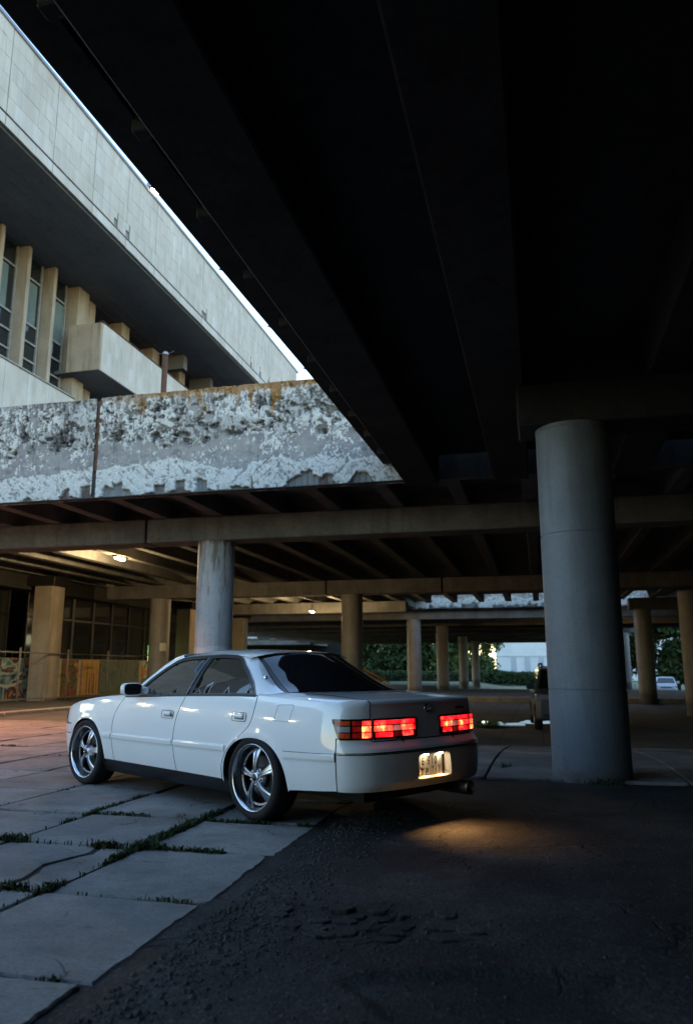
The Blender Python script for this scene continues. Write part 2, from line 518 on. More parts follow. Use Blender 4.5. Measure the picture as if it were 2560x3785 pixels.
for i in range(len(XR) - 1):
    for j in range(len(YR) - 1):
        x0, x1, y0, y1 = XR[i], XR[i+1], YR[j], YR[j+1]
        g = 0.003 + 0.005 * rs.random()
        obj('paving_slab', slab_piece([(x0+g, y0+g), (x1-g, y0+g), (x1-g, y1-g), (x0+g, y1-g)], 0.012 + 0.012*rs.random(), (0, 0), rs), M['slab'], paving)

# raised kerb and forecourt by the building
kerbthing = tag(obj('forecourt', MB().box(-19.5, -13.25, 10.0, 46.0, -0.3, 0.015), M['ground']), kind='structure')
M['kerb'] = rough_mat('kerb_stone', (0.22, 0.20, 0.17), (0.36, 0.33, 0.28), 2.0, 0.85, 0.5, 0.01, 30)
for k in range(18):
    y0 = 11.5 + k * 1.9
    obj('kerb_stone', MB().bbox(-13.25 + 0.01*rs.random(), -12.98, y0 + 0.012, y0 + 1.885 - 0.02*rs.random(), -0.3, 0.075 + 0.01*rs.random(), 0.02), M['kerb'], kerbthing)

# platform under the far columns with a lit kerb
plat = tag(obj('far_platform', MB().box(-20, 45, 40.4, 56.5, -1.2, -0.27), M['ground']), kind='structure')
for k in range(22):
    x0 = -12 + k * 2.0
    obj('kerb_stone', MB().bbox(x0 + 0.015, x0 + 1.985, 40.05, 40.4, -0.9, -0.25 + 0.012*rs.random(), 0.02), M['kerb'], plat)

M['puddle'] = plain('puddle_water', (0.012, 0.013, 0.015), 0.02, 0.0, 0.9)
def puddle(cx, cy, rx, ry, label, seed):
    n = 48; vs = [(cx, cy, tz(cx, cy) - 0.012)]
    for k in range(n):
        t = 2*math.pi*k/n
        r = 0.72 + 0.55 * float(fbm(math.cos(t)*1.6 + seed, math.sin(t)*1.6 + seed, 7, 3))
        vs.append((cx + rx*r*math.cos(t), cy + ry*r*math.sin(t), 0))
    z = max(tz(cx, cy), tz(cx, cy - ry), tz(cx, cy + ry)) - 0.011
    vs = [(x, y, z) for x, y, _ in vs]
    o = obj('puddle', MB().add(vs, [(0, k, k % n + 1) for k in range(1, n + 1)]), M['puddle'])
    return tag(o, label, 'puddle', kind='structure')
puddle(-1.35, 24.6, 0.75, 1.7, 'shallow rain puddle reflecting the sky behind the white saddan'.replace('saddan', 'sedan'), 3.3)
puddle(0.1, 25.8, 0.9, 1.2, 'long thin puddle beside the parked dark car', 9.1)
puddle(-3.1, 26.5, 0.9, 1.6, 'small puddle behind the trunk of the white sedan', 5.7)

# ================================================================== COLUMNS
def column_mat(name, c1, c2, rust=True, patch=None, seam=True):
    m, nt, b = new_mat(name)
    v = pos(nt)
    n1 = noise(nt, v, 2.2, 6, 0.65)
    col = ramp(nt, n1, [(0.3, c1), (0.7, c2)])
    sx = N(nt, 'SeparateXYZ'); nt.links.new(v, sx.inputs[0])
    z = sx.outputs[2]
    if patch:
        e = math_(nt, 'ADD', z, math_(nt, 'MULTIPLY', noise(nt, v, 1.4, 2), 0.25))
        f = math_(nt, 'LESS_THAN', e, patch[0])
        col = mix(nt, f, col, patch[1])
    if rust:
        n3 = noise(nt, scaled(nt, v, (5.0, 5.0, 0.7)), 1.6, 6, 0.7)
        hgt = math_(nt, 'MULTIPLY', math_(nt, 'SUBTRACT', z, 1.6), 0.085)
        f = ramp(nt, math_(nt, 'ADD', n3, hgt), [(0.62, (0, 0, 0)), (0.76, (1, 1, 1))])
        col = mix(nt, math_(nt, 'MULTIPLY', f, 0.8), col, (0.115, 0.075, 0.045))
        top = ramp(nt, math_(nt, 'ADD', math_(nt, 'SUBTRACT', z, 3.35), math_(nt, 'MULTIPLY', n3, 0.5)), [(0.72, (0, 0, 0)), (0.84, (1, 1, 1))])
        col = mix(nt, math_(nt, 'MULTIPLY', top, 0.85), col, (0.13, 0.055, 0.025))
    ns = noise(nt, scaled(nt, v, (6.0, 6.0, 0.45)), 1.3, 6, 0.7)
    f = ramp(nt, ns, [(0.50, (0, 0, 0)), (0.74, (1, 1, 1))])
    col = mix(nt, math_(nt, 'MULTIPLY', f, 0.55), col, (0.085, 0.088, 0.09))
    db = math_(nt, 'SUBTRACT', 0.62, math_(nt, 'ADD', math_(nt, 'MULTIPLY', z, 1.2), math_(nt, 'MULTIPLY', noise(nt, v, 5.0, 5, 0.7), 0.8)), True)
    col = mix(nt, math_(nt, 'MULTIPLY', db, 3.0, True), col, (0.075, 0.07, 0.062))
    n2 = noise(nt, v, 60, 3)
    g = ramp(nt, n2, [(0.25, (0.8, 0.8, 0.8)), (0.75, (1.1, 1.1, 1.1))])
    col = mix(nt, 1.0, col, g, 'MULTIPLY')
    sp = noise(nt, v, 26, 2, 0.5)
    f = ramp(nt, sp, [(0.73, (0, 0, 0)), (0.76, (1, 1, 1))])
    col = mix(nt, math_(nt, 'MULTIPLY', f, 0.7), col, (0.06, 0.06, 0.06))
    nt.links.new(col, b.inputs['Base Color'])
    b.inputs['Roughness'].default_value = 0.6
    bump(nt, b, math_(nt, 'ADD', n2, math_(nt, 'MULTIPLY', n1, 2)), 0.35, 0.006)
    return m
M['col_blue'] = column_mat('painted_column', (0.33, 0.345, 0.36), (0.43, 0.445, 0.46), True, (1.72, (0.50, 0.515, 0.53)))
M['col_near'] = column_mat('grey_painted_column', (0.140, 0.160, 0.180), (0.190, 0.213, 0.236), False, (1.0, (0.178, 0.200, 0.222)))
M['col_warm'] = column_mat('dusty_column', (0.20, 0.185, 0.165), (0.27, 0.255, 0.23), False, None)
def column(x, y, label, mat, r=0.41, top=3.95, group='round concrete columns under the decks', seam=(2.9,)):
    z0 = tz(x, y) - 0.25
    if 40.4 < y < 56.5: z0 = -0.4
    prof = [(0.0, z0), (r, z0)]
    for s in seam: prof += [(r, s - 0.012), (r - 0.008, s - 0.008), (r - 0.008, s + 0.008), (r, s + 0.012)]
    prof += [(r, top - 0.05), (r + 0.006, top - 0.045), (r + 0.006, top), (0.0, top)]
    prof = sorted(prof[1:-1], key=lambda p: p[1])
    dense = [(0.0, z0)]
    for (ra, ha), (rb_, hb) in zip(prof[:-1], prof[1:]):
        k = max(1, int((hb - ha) / 0.12))
        dense += [(ra + (rb_ - ra) * j / k, ha + (hb - ha) * j / k) for j in range(k)]
    prof = dense + [prof[-1], (0.0, top)]
    o = obj('column', MB().lathe(prof, 64, 'z', (x, y, 0)), mat, smooth=True)
    o.data.set_sharp_from_angle(angle=R(35))
    return tag(o, label, 'column', group)
column(0.49, 9.03, 'thick blue grey round column standing in front of the dark parked car', M['col_near'], 0.412, 3.88, seam=(2.62, 0.93))
column(-6.98, 16.1, 'rust stained blue grey column rising right behind the white sedan roof', M['col_blue'])
column(-6.95, 29.2, 'dark column behind the rear window of the white sedan', M['col_warm'])
column(-15.05, 29.2, 'round column with a small white notice beside the murals', M['col_warm'])
column(-7.05, 45.2, 'lit column with grey smudges left of the hedge', M['col_warm'])
column(-6.3, 52.6, 'brown column second right of the smudged one', M['col_warm'])
column(-6.6, 70.5, 'thin pale column in front of the far hedge', M['col_warm'])
column(-6.5, 83.0, 'thinnest far column left of the pale hall', M['col_warm'])
column(4.92, 39.9, 'column on the lit kerb left of the distant white car', M['col_warm'])
column(5.45, 30.6, 'dark column at the right edge of the picture', M['col_warm'])
column(6.6, 66.0, 'narrow column just right of the thick near column', M['col_warm'])

# ================================================================== DECKS
near = thing('overhead_deck', 'dark concrete deck with wide beams overhead', 'deck', (2, 0, 0))
EDGE = [(-2.92, -40), (-2.757, 3.3), (-2.712, 6.0), (-2.652, 8.6), (-2.595, 13.36)]
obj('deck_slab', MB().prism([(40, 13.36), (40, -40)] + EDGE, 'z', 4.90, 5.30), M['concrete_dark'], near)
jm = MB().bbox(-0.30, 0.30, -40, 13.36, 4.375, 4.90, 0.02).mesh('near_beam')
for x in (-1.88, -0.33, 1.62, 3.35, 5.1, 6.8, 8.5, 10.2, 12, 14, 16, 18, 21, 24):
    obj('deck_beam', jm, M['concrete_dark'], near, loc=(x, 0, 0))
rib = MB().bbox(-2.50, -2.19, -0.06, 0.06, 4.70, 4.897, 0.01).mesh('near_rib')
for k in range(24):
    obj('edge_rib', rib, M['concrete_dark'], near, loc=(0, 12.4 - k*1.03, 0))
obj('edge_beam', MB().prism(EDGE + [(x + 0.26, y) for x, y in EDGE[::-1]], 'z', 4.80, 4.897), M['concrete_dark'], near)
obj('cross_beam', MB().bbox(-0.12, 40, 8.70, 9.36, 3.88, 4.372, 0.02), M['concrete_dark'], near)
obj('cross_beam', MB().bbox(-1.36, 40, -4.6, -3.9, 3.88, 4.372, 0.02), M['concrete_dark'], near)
bars = MB()
for k in range(7):
    y = 12.6 - 1.3*k + 0.2*rs.random()
    e_ = float(np.interp(y, [p[1] for p in EDGE], [p[0] for p in EDGE])); bars.tube([(e_ + .03, y, 4.86), (e_ - .05, y+0.02, 4.87), (e_ - .09, y+0.05, 4.90)], 0.008, 5)
obj('bent_rebar', bars, M['rust'], near)

end = thing('light_block_wall', 'added concrete wall out of view blocking light under the overhead deck', 'wall', (20, -16, 0))  # unseen walls added to keep out light from behind and right
obj('rear_light_block', MB().box(-5.0, 40, -5.6, -5.0, -0.5, 4.79), M['concrete'], end)
obj('side_light_block', MB().box(33.4, 34, -4.99, 100, -1.5, 4.49), M['concrete_dark'], end)
far = thing('far_deck', 'concrete deck on columns with a peeling white parapet', 'deck', (-6, 20, 0))
obj('deck_slab', MB().box(-19.0, 40, 13.64, 40.4, 4.90, 5.20), M['concrete'], far)
obj('deck_slab', MB().box(-19.0, -6.2, 40.4, 44.0, 4.90, 5.20), M['concrete'], far)
obj('deck_slab', MB().box(5.9, 40, 40.4, 44.0, 4.90, 5.20), M['concrete'], far)
jm = MB().bbox(-0.14, 0.14, 13.66, 40.35, 4.50, 4.90, 0.012).mesh('joist')
for k in range(-7, 24):
    x = -8.19 + 1.36*k
    if -18.6 < x < 26: obj('joist', jm, M['concrete'], far, loc=(x, 0, 0))
jm2 = MB().bbox(-0.14, 0.14, 40.4, 43.9, 4.50, 4.90, 0.012).mesh('joist_back')
for k in range(-7, 24):
    x = -8.19 + 1.36*k
    if -18.6 < x < -6.4 or 6.0 < x < 26: obj('joist', jm2, M['concrete'], far, loc=(x, 0, 0))
for y in (16.1, 29.2):
    cuts = [-18.9, -8.58, 0.2, 8.6, 17.0, 26.0] if y < 20 else [-17.4, -7.9, -3.4, 0.3, 8.6, 17.0, 26.0]
    for a, c in zip(cuts[:-1], cuts[1:]):
        obj('main_beam', MB().bbox(a + 0.025, c - 0.025, y - 0.35, y + 0.35, 3.952, 4.497, 0.025), M['concrete'], far)
obj('main_beam', MB().bbox(-17.4, -6.4, 38.6, 39.3, 3.95, 4.497, 0.025), M['concrete'], far)
obj('main_beam', MB().bbox(4.3, 26, 39.50, 40.20, 3.95, 4.497, 0.025), M['concrete'], far)

back = thing('rear_deck', 'distant low deck seen beneath the far deck', 'deck', (0, 60, 0))
obj('deck_slab', MB().box(-26.0, 7.6, 44.45, 90, 4.90, 5.20), M['concrete'], back)
obj('deck_slab', MB().box(7.6, 60, 44.45, 60, 4.90, 5.20), M['concrete'], back)
for k in range(26):
    x = -25 + 2.72*k
    obj('joist', MB().box(x-0.14, x+0.14, 44.4, 89.9 if x < 7.4 else 59.9, 4.50, 4.898), M['concrete'], back)
for y in (45.2, 52.6, 58.0, 66, 70.5, 76.5, 83.0, 89):
    obj('main_beam', MB().box(-26, 40 if y < 59 else 7.6, y-0.35, y+0.35, 3.95, 4.495), M['concrete'], back)

# peeling parapet ----------------------------------------------------
def parapet_mat():
    m, nt, b = new_mat('peeling_parapet')
    at = N(nt, 'Attribute', attribute_name='Col')
    v = pos(nt)
    n2 = noise(nt, v, 70, 3, 0.65)
    g = ramp(nt, n2, [(0.25, (0.78, 0.78, 0.78)), (0.75, (1.14, 1.14, 1.14))])
    nt.links.new(mix(nt, 1.0, at.outputs['Color'], g, 'MULTIPLY'), b.inputs['Base Color'])
    b.inputs['Roughness'].default_value = 0.9
    b.inputs['Specular IOR Level'].default_value = 0.2
    bump(nt, b, n2, 0.5, 0.006)
    return m
M['parapet'] = parapet_mat()
def parapet(name, x0, x1, y, z0, z1, res, parent, seed=0, lichen=1.0, thick=0.22):
    nx = int((x1-x0)/res) + 1; nz = int((z1-z0)/res) + 1
    gx = np.linspace(x0, x1, nx); gh = np.linspace(0, 1, nz)
    X, Hh = np.meshgrid(gx, gh, indexing='ij')
    Z = z0 + (z1-z0)*Hh
    s = seed
    # warped coordinates give torn flake edges
    wx = X + 0.10*(fbm(X*5, Z*5, s+1, 3) - 0.5); wz = Z + 0.10*(fbm(X*5+7, Z*5, s+2, 3) - 0.5)
    big = fbm(wx*1.7, wz*2.1, s+3, 4); med = fbm(wx*12.5, wz*10.0, s+5, 5, .62); fin = fbm(wx*38, wz*30, s+9, 2)
    vert = fbm(wx*21, wz*4.6, s+13, 4, .62); diag = fbm((wx*0.9+wz*(1-2*(fbm(X*1.2, X*0+.5, s+18, 1) > .5)))*23, (wx-wz)*6.0, s+17, 4, .62)
    b1 = 0.49 + 0.34*(fbm(X*0.9, X*0+1.5, s+20, 3) - 0.5) + 0.16*(fbm(X*4, Z*2, s+21, 3) - 0.5)
    b0 = 0.265 + 0.28*(fbm(X*1.1, X*0+4.5, s+22, 3) - 0.5) + 0.06*(fbm(X*5, X*0+3.5, s+23, 2) - 0.5)
    up = sstep(-0.02, 0.03, Hh - b1); lo = sstep(-0.015, 0.015, b0 - Hh); mid = (1-up)*(1-lo)
    wU = 0.34*med + 0.42*vert + 0.24*fin + 0.25*(big-0.5) - 0.475
    wM = 0.5*med + 0.35*fin + 0.35*(big-0.5) - 0.515
    wL = 0.30*med + 0.45*diag + 0.2*fin - 0.405
    leftdull = 0.055*(1 - sstep(-9.4, -8.3, X))*sstep(0.3, 0.5, Hh)
    w = up*(wU - leftdull) + mid*wM + lo*(wL)
    white = sstep(-0.004, 0.012, w)
    flak = np.clip(w*6, 0, 1)*white
    # pits and spalls in the upper band
    pit = sstep(0.59, 0.65, fbm(wx*5.4+5, wz*7.4, s+31, 4))*up*sstep(0.0, 0.1, 0.93-Hh)
    hole = sstep(0.655, 0.70, fbm(wx*9+5, wz*11, s+37, 3))*(0.6*up+0.15)
    crack = 1 - sstep(0.0, 0.016, np.abs(fbm(wx*2.3, wz*3.6, s+41, 4) - 0.5))
    crack2 = 1 - sstep(0.0, 0.020, np.abs(fbm(wx*5.3, wz*4.1, s+43, 3) - 0.52))
    # broken-out cavities along the foot
    cn = fbm(X*1.25+2, X*0+6.5, s+45, 2)
    stepn = _hash(np.floor(X/0.23 + 0.6*fbm(X*2, X*0, s+49, 2)), X*0 + 3, s + 48)
    ch = (0.02 + 0.13*stepn*sstep(0.25, 0.65, stepn))*sstep(0.38, 0.46, cn) + 0.07*(fbm(X*9, Z*6, s+47, 4) - 0.5)*sstep(0.36, 0.44, cn)
    cav = sstep(0.0, 0.006, ch - Hh)
    # form-board joints
    fr = np.abs(((X + 0.11) / 0.615) % 1.0 - 0.5); groove = 1 - sstep(0.0, 0.011, np.abs(fr - 0.5)*0.615)
    groove = groove*sstep(0.42, 0.5, fbm(X*1.7, Z*2.2, s+51, 2))
    board = 1 - sstep(0.0, 0.006, np.abs((((X) / 0.125) % 1.0) - 0.5)*0.125)
    dis = 0.011*white*(0.5+0.5*flak) + 0.016*(med-0.5)*up + 0.012*(fin-0.5)*(0.25+0.75*up) + 0.016*(vert-.5)*up - 0.045*pit - 0.055*hole - 0.010*crack*(0.3+up) - 0.007*crack2*up - 0.010*groove
    dis = dis*(1-cav) - 0.085*cav - 0.012*cav*board
    # colours: limewash, grey render, purplish cement, darkened spalls
    def C(r, g, b): return np.array([r, g, b])[None, None, :]
    k = lambda a: a[..., None]
    grey = C(0.255, 0.246, 0.243)*(1-k(sstep(0.40, 0.62, big))) + C(0.215, 0.205, 0.212)*k(sstep(0.40, 0.62, big))
    grey = grey*k(0.80 + 0.4*med)
    wht = C(0.50, 0.50, 0.485)*k(0.80 + 0.35*fin)
    col = grey*(1-k(white)) + wht*k(white)
    col = col*(1 - 0.68*k(pit)) * (1 - 0.80*k(hole)) * (1 - 0.60*k(crack)*k(0.3+0.7*up)) * (1 - 0.30*k(crack2*up)) * (1 - 0.35*k(groove))  # pits and holes get their shade painted into the colour
    soot = sstep(0.50, 0.66, fbm(wx*1.1, wz*2.6, s+55, 4))*up
    col = col*(1 - 0.30*k(soot)*C(1.0, 1.0, 1.0))
    cavc = C(0.17, 0.18, 0.185)*k(0.7+0.6*vert)*(1-0.7*k(board))
    rustc = sstep(0.60, 0.68, fbm(X*2.4, Z*2.0, s+57, 3))
    cavc = cavc*(1-k(rustc)*0.7) + C(0.09, 0.045, 0.035)*k(rustc)*0.7
    col = col*(1-k(cav)) + cavc*k(cav)
    # ochre lichen along the coping with drips
    lx = sstep(-9.0, -6.6, X)*lichen
    drip = sstep(0.52, 0.66, fbm(X*3.6, X*0+11.5, s+61, 3))*lx
    e = 0.965 - 0.020*lx - drip*(0.06 + 0.34*fbm(X*1.9, X*0+12.5, s+62, 2)) + 0.05*(fin-0.5)
    lic = sstep(-0.035, 0.03, Hh - e)*(0.62+0.38*lx)*np.clip(lichen + 0.3, 0, 1)
    lic = lic*sstep(0.30, 0.52, fbm(wx*7, wz*1.6, s+63, 3) + 0.25*sstep(0.9, 1.0, Hh))
    oc = C(0.250, 0.118, 0.022)*k(0.6+0.7*med)
    dk = C(0.075, 0.065, 0.035)
    oc = oc*k(lx*0.9+0.1) + dk*k(1-(lx*0.9+0.1))
    col = col*(1-0.85*k(lic)) + oc*0.85*k(lic)
    st = sstep(0.70, 0.74, fbm(X*3.1, Z*3.3, s+71, 3))*mid
    col = col*(1-0.7*k(st)*0.4) 
    dis = dis*sstep(0, 0.01, Hh + 0.02)
    Yv = y - dis
    topj = 0.03*(fbm(X*2.2, X*0+15.5, s+81, 4) - 0.5) + 0.012*(fbm(X*11, X*0+16.5, s+82, 3) - 0.5)
    Zv = Z + topj*sstep(0.9, 1.0, Hh)
    P = np.stack([X, Yv, Zv], -1)
    # coping runs back, foot runs back
    topback = P[:, -1:, :].copy(); topback[..., 1] = y + thick; topmid = P[:, -1:, :].copy(); topmid[..., 1] = y + 0.03; topmid[..., 2] += 0.008
    botback = P[:, :1, :].copy(); botback[..., 1] = y + thick
    P = np.concatenate([botback, P, topmid, topback], 1)
    cc = np.concatenate([col[:, :1], col, col[:, -1:], col[:, -1:]], 1)
    n, m = P.shape[:2]
    me = bpy.data.meshes.new(name)
    I = (np.arange(n-1)[:, None]*m + np.arange(m-1)[None, :]).reshape(-1)
    F = np.stack([I, I+m, I+m+1, I+1], -1)
    me.from_pydata(P.reshape(-1, 3), [], F.tolist())
    ca = me.color_attributes.new('Col', 'FLOAT_COLOR', 'POINT')
    rgba = np.ones((n*m, 4), np.float32); rgba[:, :3] = np.clip(cc.reshape(-1, 3), 0.004, 0.9)
    ca.data.foreach_set('color', rgba.ravel())
    me.polygons.foreach_set('use_smooth', [True]*len(me.polygons))
    return obj(name, me, M['parapet'], parent)
parapet('parapet_panel', -8.455, -2.2, 13.40, 4.49, 6.59, 0.0125, far, 0)
parapet('parapet_panel', -12.6, -8.545, 13.40, 4.49, 6.58, 0.0125, far, 100, 0.25)
parapet('parapet_panel', -19.0, -12.6, 13.40, 4.49, 6.58, 0.06, far, 200, 0.3)
obj('parapet_core', MB().box(-19.0, 40, 13.50, 13.66, 4.492, 6.54), M['concrete'], far)
obj('parapet_joint_strip', MB().bbox(-8.535, -8.465, 13.425, 13.50, 5.05, 6.54, 0.004), M['rust'], far)
obj('drip_edge', MB().box(-19.0, -2.0, 13.36, 13.45, 4.470, 4.488), M['concrete_dark'], far)
parapet('parapet_panel', -12, 12, 44.2, 4.49, 6.59, 0.06, back, 300, 0.0)
parapet('parapet_panel', -50, -29.9, 88.0, 4.56, 6.6, 0.12, back, 400, 0.0)
obj('parapet_core', MB().box(-50, -26.0, 88.25, 101, 3.9, 6.5), M['concrete'], back)
# tall steel post standing on the far deck behind the parapet
pp = thing('steel_post', 'slim rusty steel post sticking up behind the peeling parapet', 'post', (-9.35, 17.72, 5.2))
obj('tube', MB().tube([(-9.35, 17.72, 5.2), (-9.35, 17.72, 9.44)], 0.075, 16), M['rust'], pp, smooth=True)
obj('cap', MB().lathe([(0, 9.50), (0.05, 9.485), (0.085, 9.44), (0.085, 9.40), (0.0, 9.40)], 16, 'z', (-9.35, 17.72, 0)), M['steel'], pp)
obj('wire', MB().tube([(-9.62, 17.72, 9.46), (-9.45, 17.7, 9.43), (-9.2, 17.7, 9.43), (-9.1, 17.7, 9.47)], 0.006, 5), M['steel'], pp)

# ================================================================== BUILDING WITH OVERHANGING ROOF
def stone_mat():
    m, nt, b = new_mat('limestone_cladding')
    v = pos(nt)
    n1 = noise(nt, v, 0.5, 5, 0.6)
    col = ramp(nt, n1, [(0.3, (0.405, 0.382, 0.352)), (0.7, (0.505, 0.478, 0.445))])
    # every tile has its own tone
    sx = N(nt, 'SeparateXYZ'); nt.links.new(v, sx.inputs[0])
    cy = math_(nt, 'FLOOR', math_(nt, 'MULTIPLY', math_(nt, 'ADD', sx.outputs[0], sx.outputs[1]), 1/0.28125))
    cz = math_(nt, 'FLOOR', math_(nt, 'MULTIPLY', math_(nt, 'SUBTRACT', sx.outputs[2], 16.90), 1/0.58))
    cb = N(nt, 'CombineXYZ'); nt.links.new(cy, cb.inputs[0]); nt.links.new(cz, cb.inputs[1])
    wnz = N(nt, 'TexWhiteNoise', noise_dimensions='2D'); nt.links.new(cb.outputs[0], wnz.inputs['Vector'])
    t = ramp(nt, wnz.outputs['Value'], [(0.0, (0.92, 0.905, 0.89)), (0.5, (1.0, 0.99, 0.97)), (0.9, (1.03, 1.03, 1.03)), (1.0, (1.08, 1.12, 1.17))])
    col = mix(nt, 1.0, col, t, 'MULTIPLY')
    n3 = noise(nt, scaled(nt, v, (3, 3, 0.5)), 1.3, 6, 0.7)
    f = ramp(nt, n3, [(0.52, (0, 0, 0)), (0.75, (1, 1, 1))])
    col = mix(nt, math_(nt, 'MULTIPLY', f, 0.5), col, (0.27, 0.225, 0.175))
    nt.links.new(col, b.inputs['Base Color'])
    b.inputs['Roughness'].default_value = 0.75
    b.inputs['Specular IOR Level'].default_value = 0.3
    bump(nt, b, noise(nt, v, 25, 4, 0.6), 0.2, 0.006)
    return m
M['stone'] = stone_mat()
M['stone_warm'] = rough_mat('tan_stone', (0.31, 0.265, 0.21), (0.42, 0.365, 0.295), 1.2, 0.8, 0.3, 0.006, 30, streak=(0.22, 0.165, 0.11))
M['mortar'] = rough_mat('bare_mortar', (0.20, 0.20, 0.20), (0.30, 0.30, 0.30), 9, 0.95, 0.7, 0.02)
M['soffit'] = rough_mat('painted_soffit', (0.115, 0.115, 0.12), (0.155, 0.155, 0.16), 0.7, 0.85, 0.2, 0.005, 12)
M['glass'] = plain('dark_window_glass', (0.012, 0.018, 0.022), 0.04, 0.0, 0.7)
M['curtain'] = rough_mat('curtain_cloth', (0.10, 0.14, 0.14), (0.18, 0.23, 0.23), 1.2, 0.9, 0.3, 0.01)
M['frame'] = rough_mat('weathered_frame', (0.22, 0.22, 0.21), (0.34, 0.34, 0.33), 4, 0.6, 0.2, 0.003)

bl = thing('cultural_hall', 'large stone clad building with deep overhanging roof', 'building', (-17, 25, 0))
XF = -14.2
obj('roof_slab', MB().box(-40, XF + 0.03 - 0.10, 9.0, 44.6, 16.50, 19.70), M['mortar'], bl)
# fascia tiles: two storeys of stone above the shadow joint, one course below
tiles = []
wy = 0.28125
for p in range(16):
    y0 = 9.9 + 2.25*p
    for r in range(5):
        for c in range(8):
            ya = y0 + c*wy; yb = ya + wy
            if yb > 44.62: continue
            tiles.append((ya + (0.016 if c == 0 else 0.0012), yb - (0.016 if c == 7 else 0.0012), 16.905 + r*0.58 + 0.003, 16.905 + (r+1)*0.58 - 0.003, r, p))
    for c in range(8):
        ya = y0 + c*wy
        if ya + wy > 44.62: continue
        tiles.append((ya + (0.016 if c == 0 else 0.0012), ya + wy - (0.016 if c == 7 else 0.0012), 16.50, 16.835, -1, p))
missing = {(22.62, 0), (23.46, 0), (30.2, 0), (30.5, 0), (36.6, 0), (38.0, 0), (39.2, 0)}
def gone(t):
    return any(abs((t[0]+t[1])/2 - a) < 0.145 and t[4] == r for a, r in missing)
tiles = [t for t in tiles if not gone(t) and t[1] > 12.5]
tiles.sort(key=lambda t: t[0])
vis = [t for t in tiles if t[0] > 13.4]
first = set(id(t) for t in vis[:300])
tm = {}
rest = MB()
for t in tiles:
    off = 0.008*(rs.random() - 0.4)
    if id(t) in first:
        h = round(t[3]-t[2], 3); w = round(t[1]-t[0], 4)
        if (h, w) not in tm: tm[(h, w)] = MB().bbox(-0.04, 0.0, 0, w, 0, h, 0.004).mesh('tile')
        obj('fascia_tile', tm[(h, w)], M['stone'], bl, loc=(XF + off, t[0], t[2]))
    else:
        rest.box(XF - 0.04, XF + off, t[0], t[1], t[2], t[3])
ro = obj('fascia_tiles_beyond', rest, M['stone'], bl); ro['kind'] = 'stuff'
for a, r in missing:
    obj('half_tile', MB().bbox(XF - 0.04, XF, a - .138, a + .138, 16.905 + .30, 16.905 + .577, .004), M['stone'], bl)
obj('shadow_gap', MB().box(XF - 0.06, XF - 0.030, 12.5, 44.6, 16.825, 16.915), M['black_metal'], bl)
for p in range(2, 16):
    obj('expansion_joint', MB().box(XF - 0.06, XF - 0.026, 9.9 + 2.25*p - 0.014, 9.9 + 2.25*p + 0.014, 16.50, 19.79), M['black_metal'], bl)
obj('end_wall', MB().box(-40, XF - 0.09, 44.6, 44.66, 16.52, 19.72), M['stone'], bl)
obj('roof_coping', MB().bbox(-14.45, XF + 0.06, 9.0, 44.72, 19.72, 19.84, 0.01), M['steel'], bl)
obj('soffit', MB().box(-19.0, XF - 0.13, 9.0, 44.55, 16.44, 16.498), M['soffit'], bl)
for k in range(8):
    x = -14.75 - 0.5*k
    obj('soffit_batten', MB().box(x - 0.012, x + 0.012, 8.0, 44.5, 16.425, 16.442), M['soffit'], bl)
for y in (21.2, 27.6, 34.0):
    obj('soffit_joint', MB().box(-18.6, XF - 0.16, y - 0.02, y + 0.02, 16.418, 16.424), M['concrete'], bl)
# upper storey: fins, windows, sill band
obj('upper_wall', MB().box(-40, -19.4, 9.0, 44.5, 4.0, 16.44), M['mortar'], bl)
def fin(y0, y1, x0=-18.15, x1=-17.5, z0=11.6, z1=16.43):
    obj('fin', MB().bbox(x0, x1, y0, y1, z0, z1, 0.012), M['stone_warm'], bl)
for y in (14.9, 16.45, 17.95, 19.4, 20.88, 22.37, 23.96): fin(y, y + 0.19)
fin(25.58, 26.33, -18.25, -17.48, 4.5)
fin(26.75, 27.25, -18.3, -17.75, 4.5)
for y in (29.0, 31.9, 34.8, 37.7, 40.6, 43.4): fin(y, y + 0.66, -18.15, -17.5, 4.5)
for y in (14.9, 16.45, 17.95, 19.4, 20.88, 22.37, 23.96):
    ya = y + 0.19; yb = ya + 1.30
    w = obj('window', MB().box(-18.03, -18.01, ya, yb, 11.6, 16.42), M['glass'], bl)
    fr = MB()
    for yy in (ya, yb - 0.07, ya + 0.42):
        fr.bbox(-18.01, -17.93, yy, yy + 0.07, 11.6, 16.42, 0.006)
    obj('window_frame', fr, M['frame'], w)
    for z in (12.35, 13.05, 13.75, 15.55):
        obj('transom', MB().bbox(-18.008, -17.94, ya + 0.07, yb - 0.07, z, z + 0.075, 0.006), M['frame'], w)
    obj('curtain', MB().box(-18.008, -18.0, ya + 0.1, yb - 0.45*rs.random(), 13.8, 15.5), M['curtain'], w)
    p = obj('pane', MB().box(-18.02, -17.995, ya + 0.50, yb - 0.08, 13.13, 13.74), M['glass'], w)
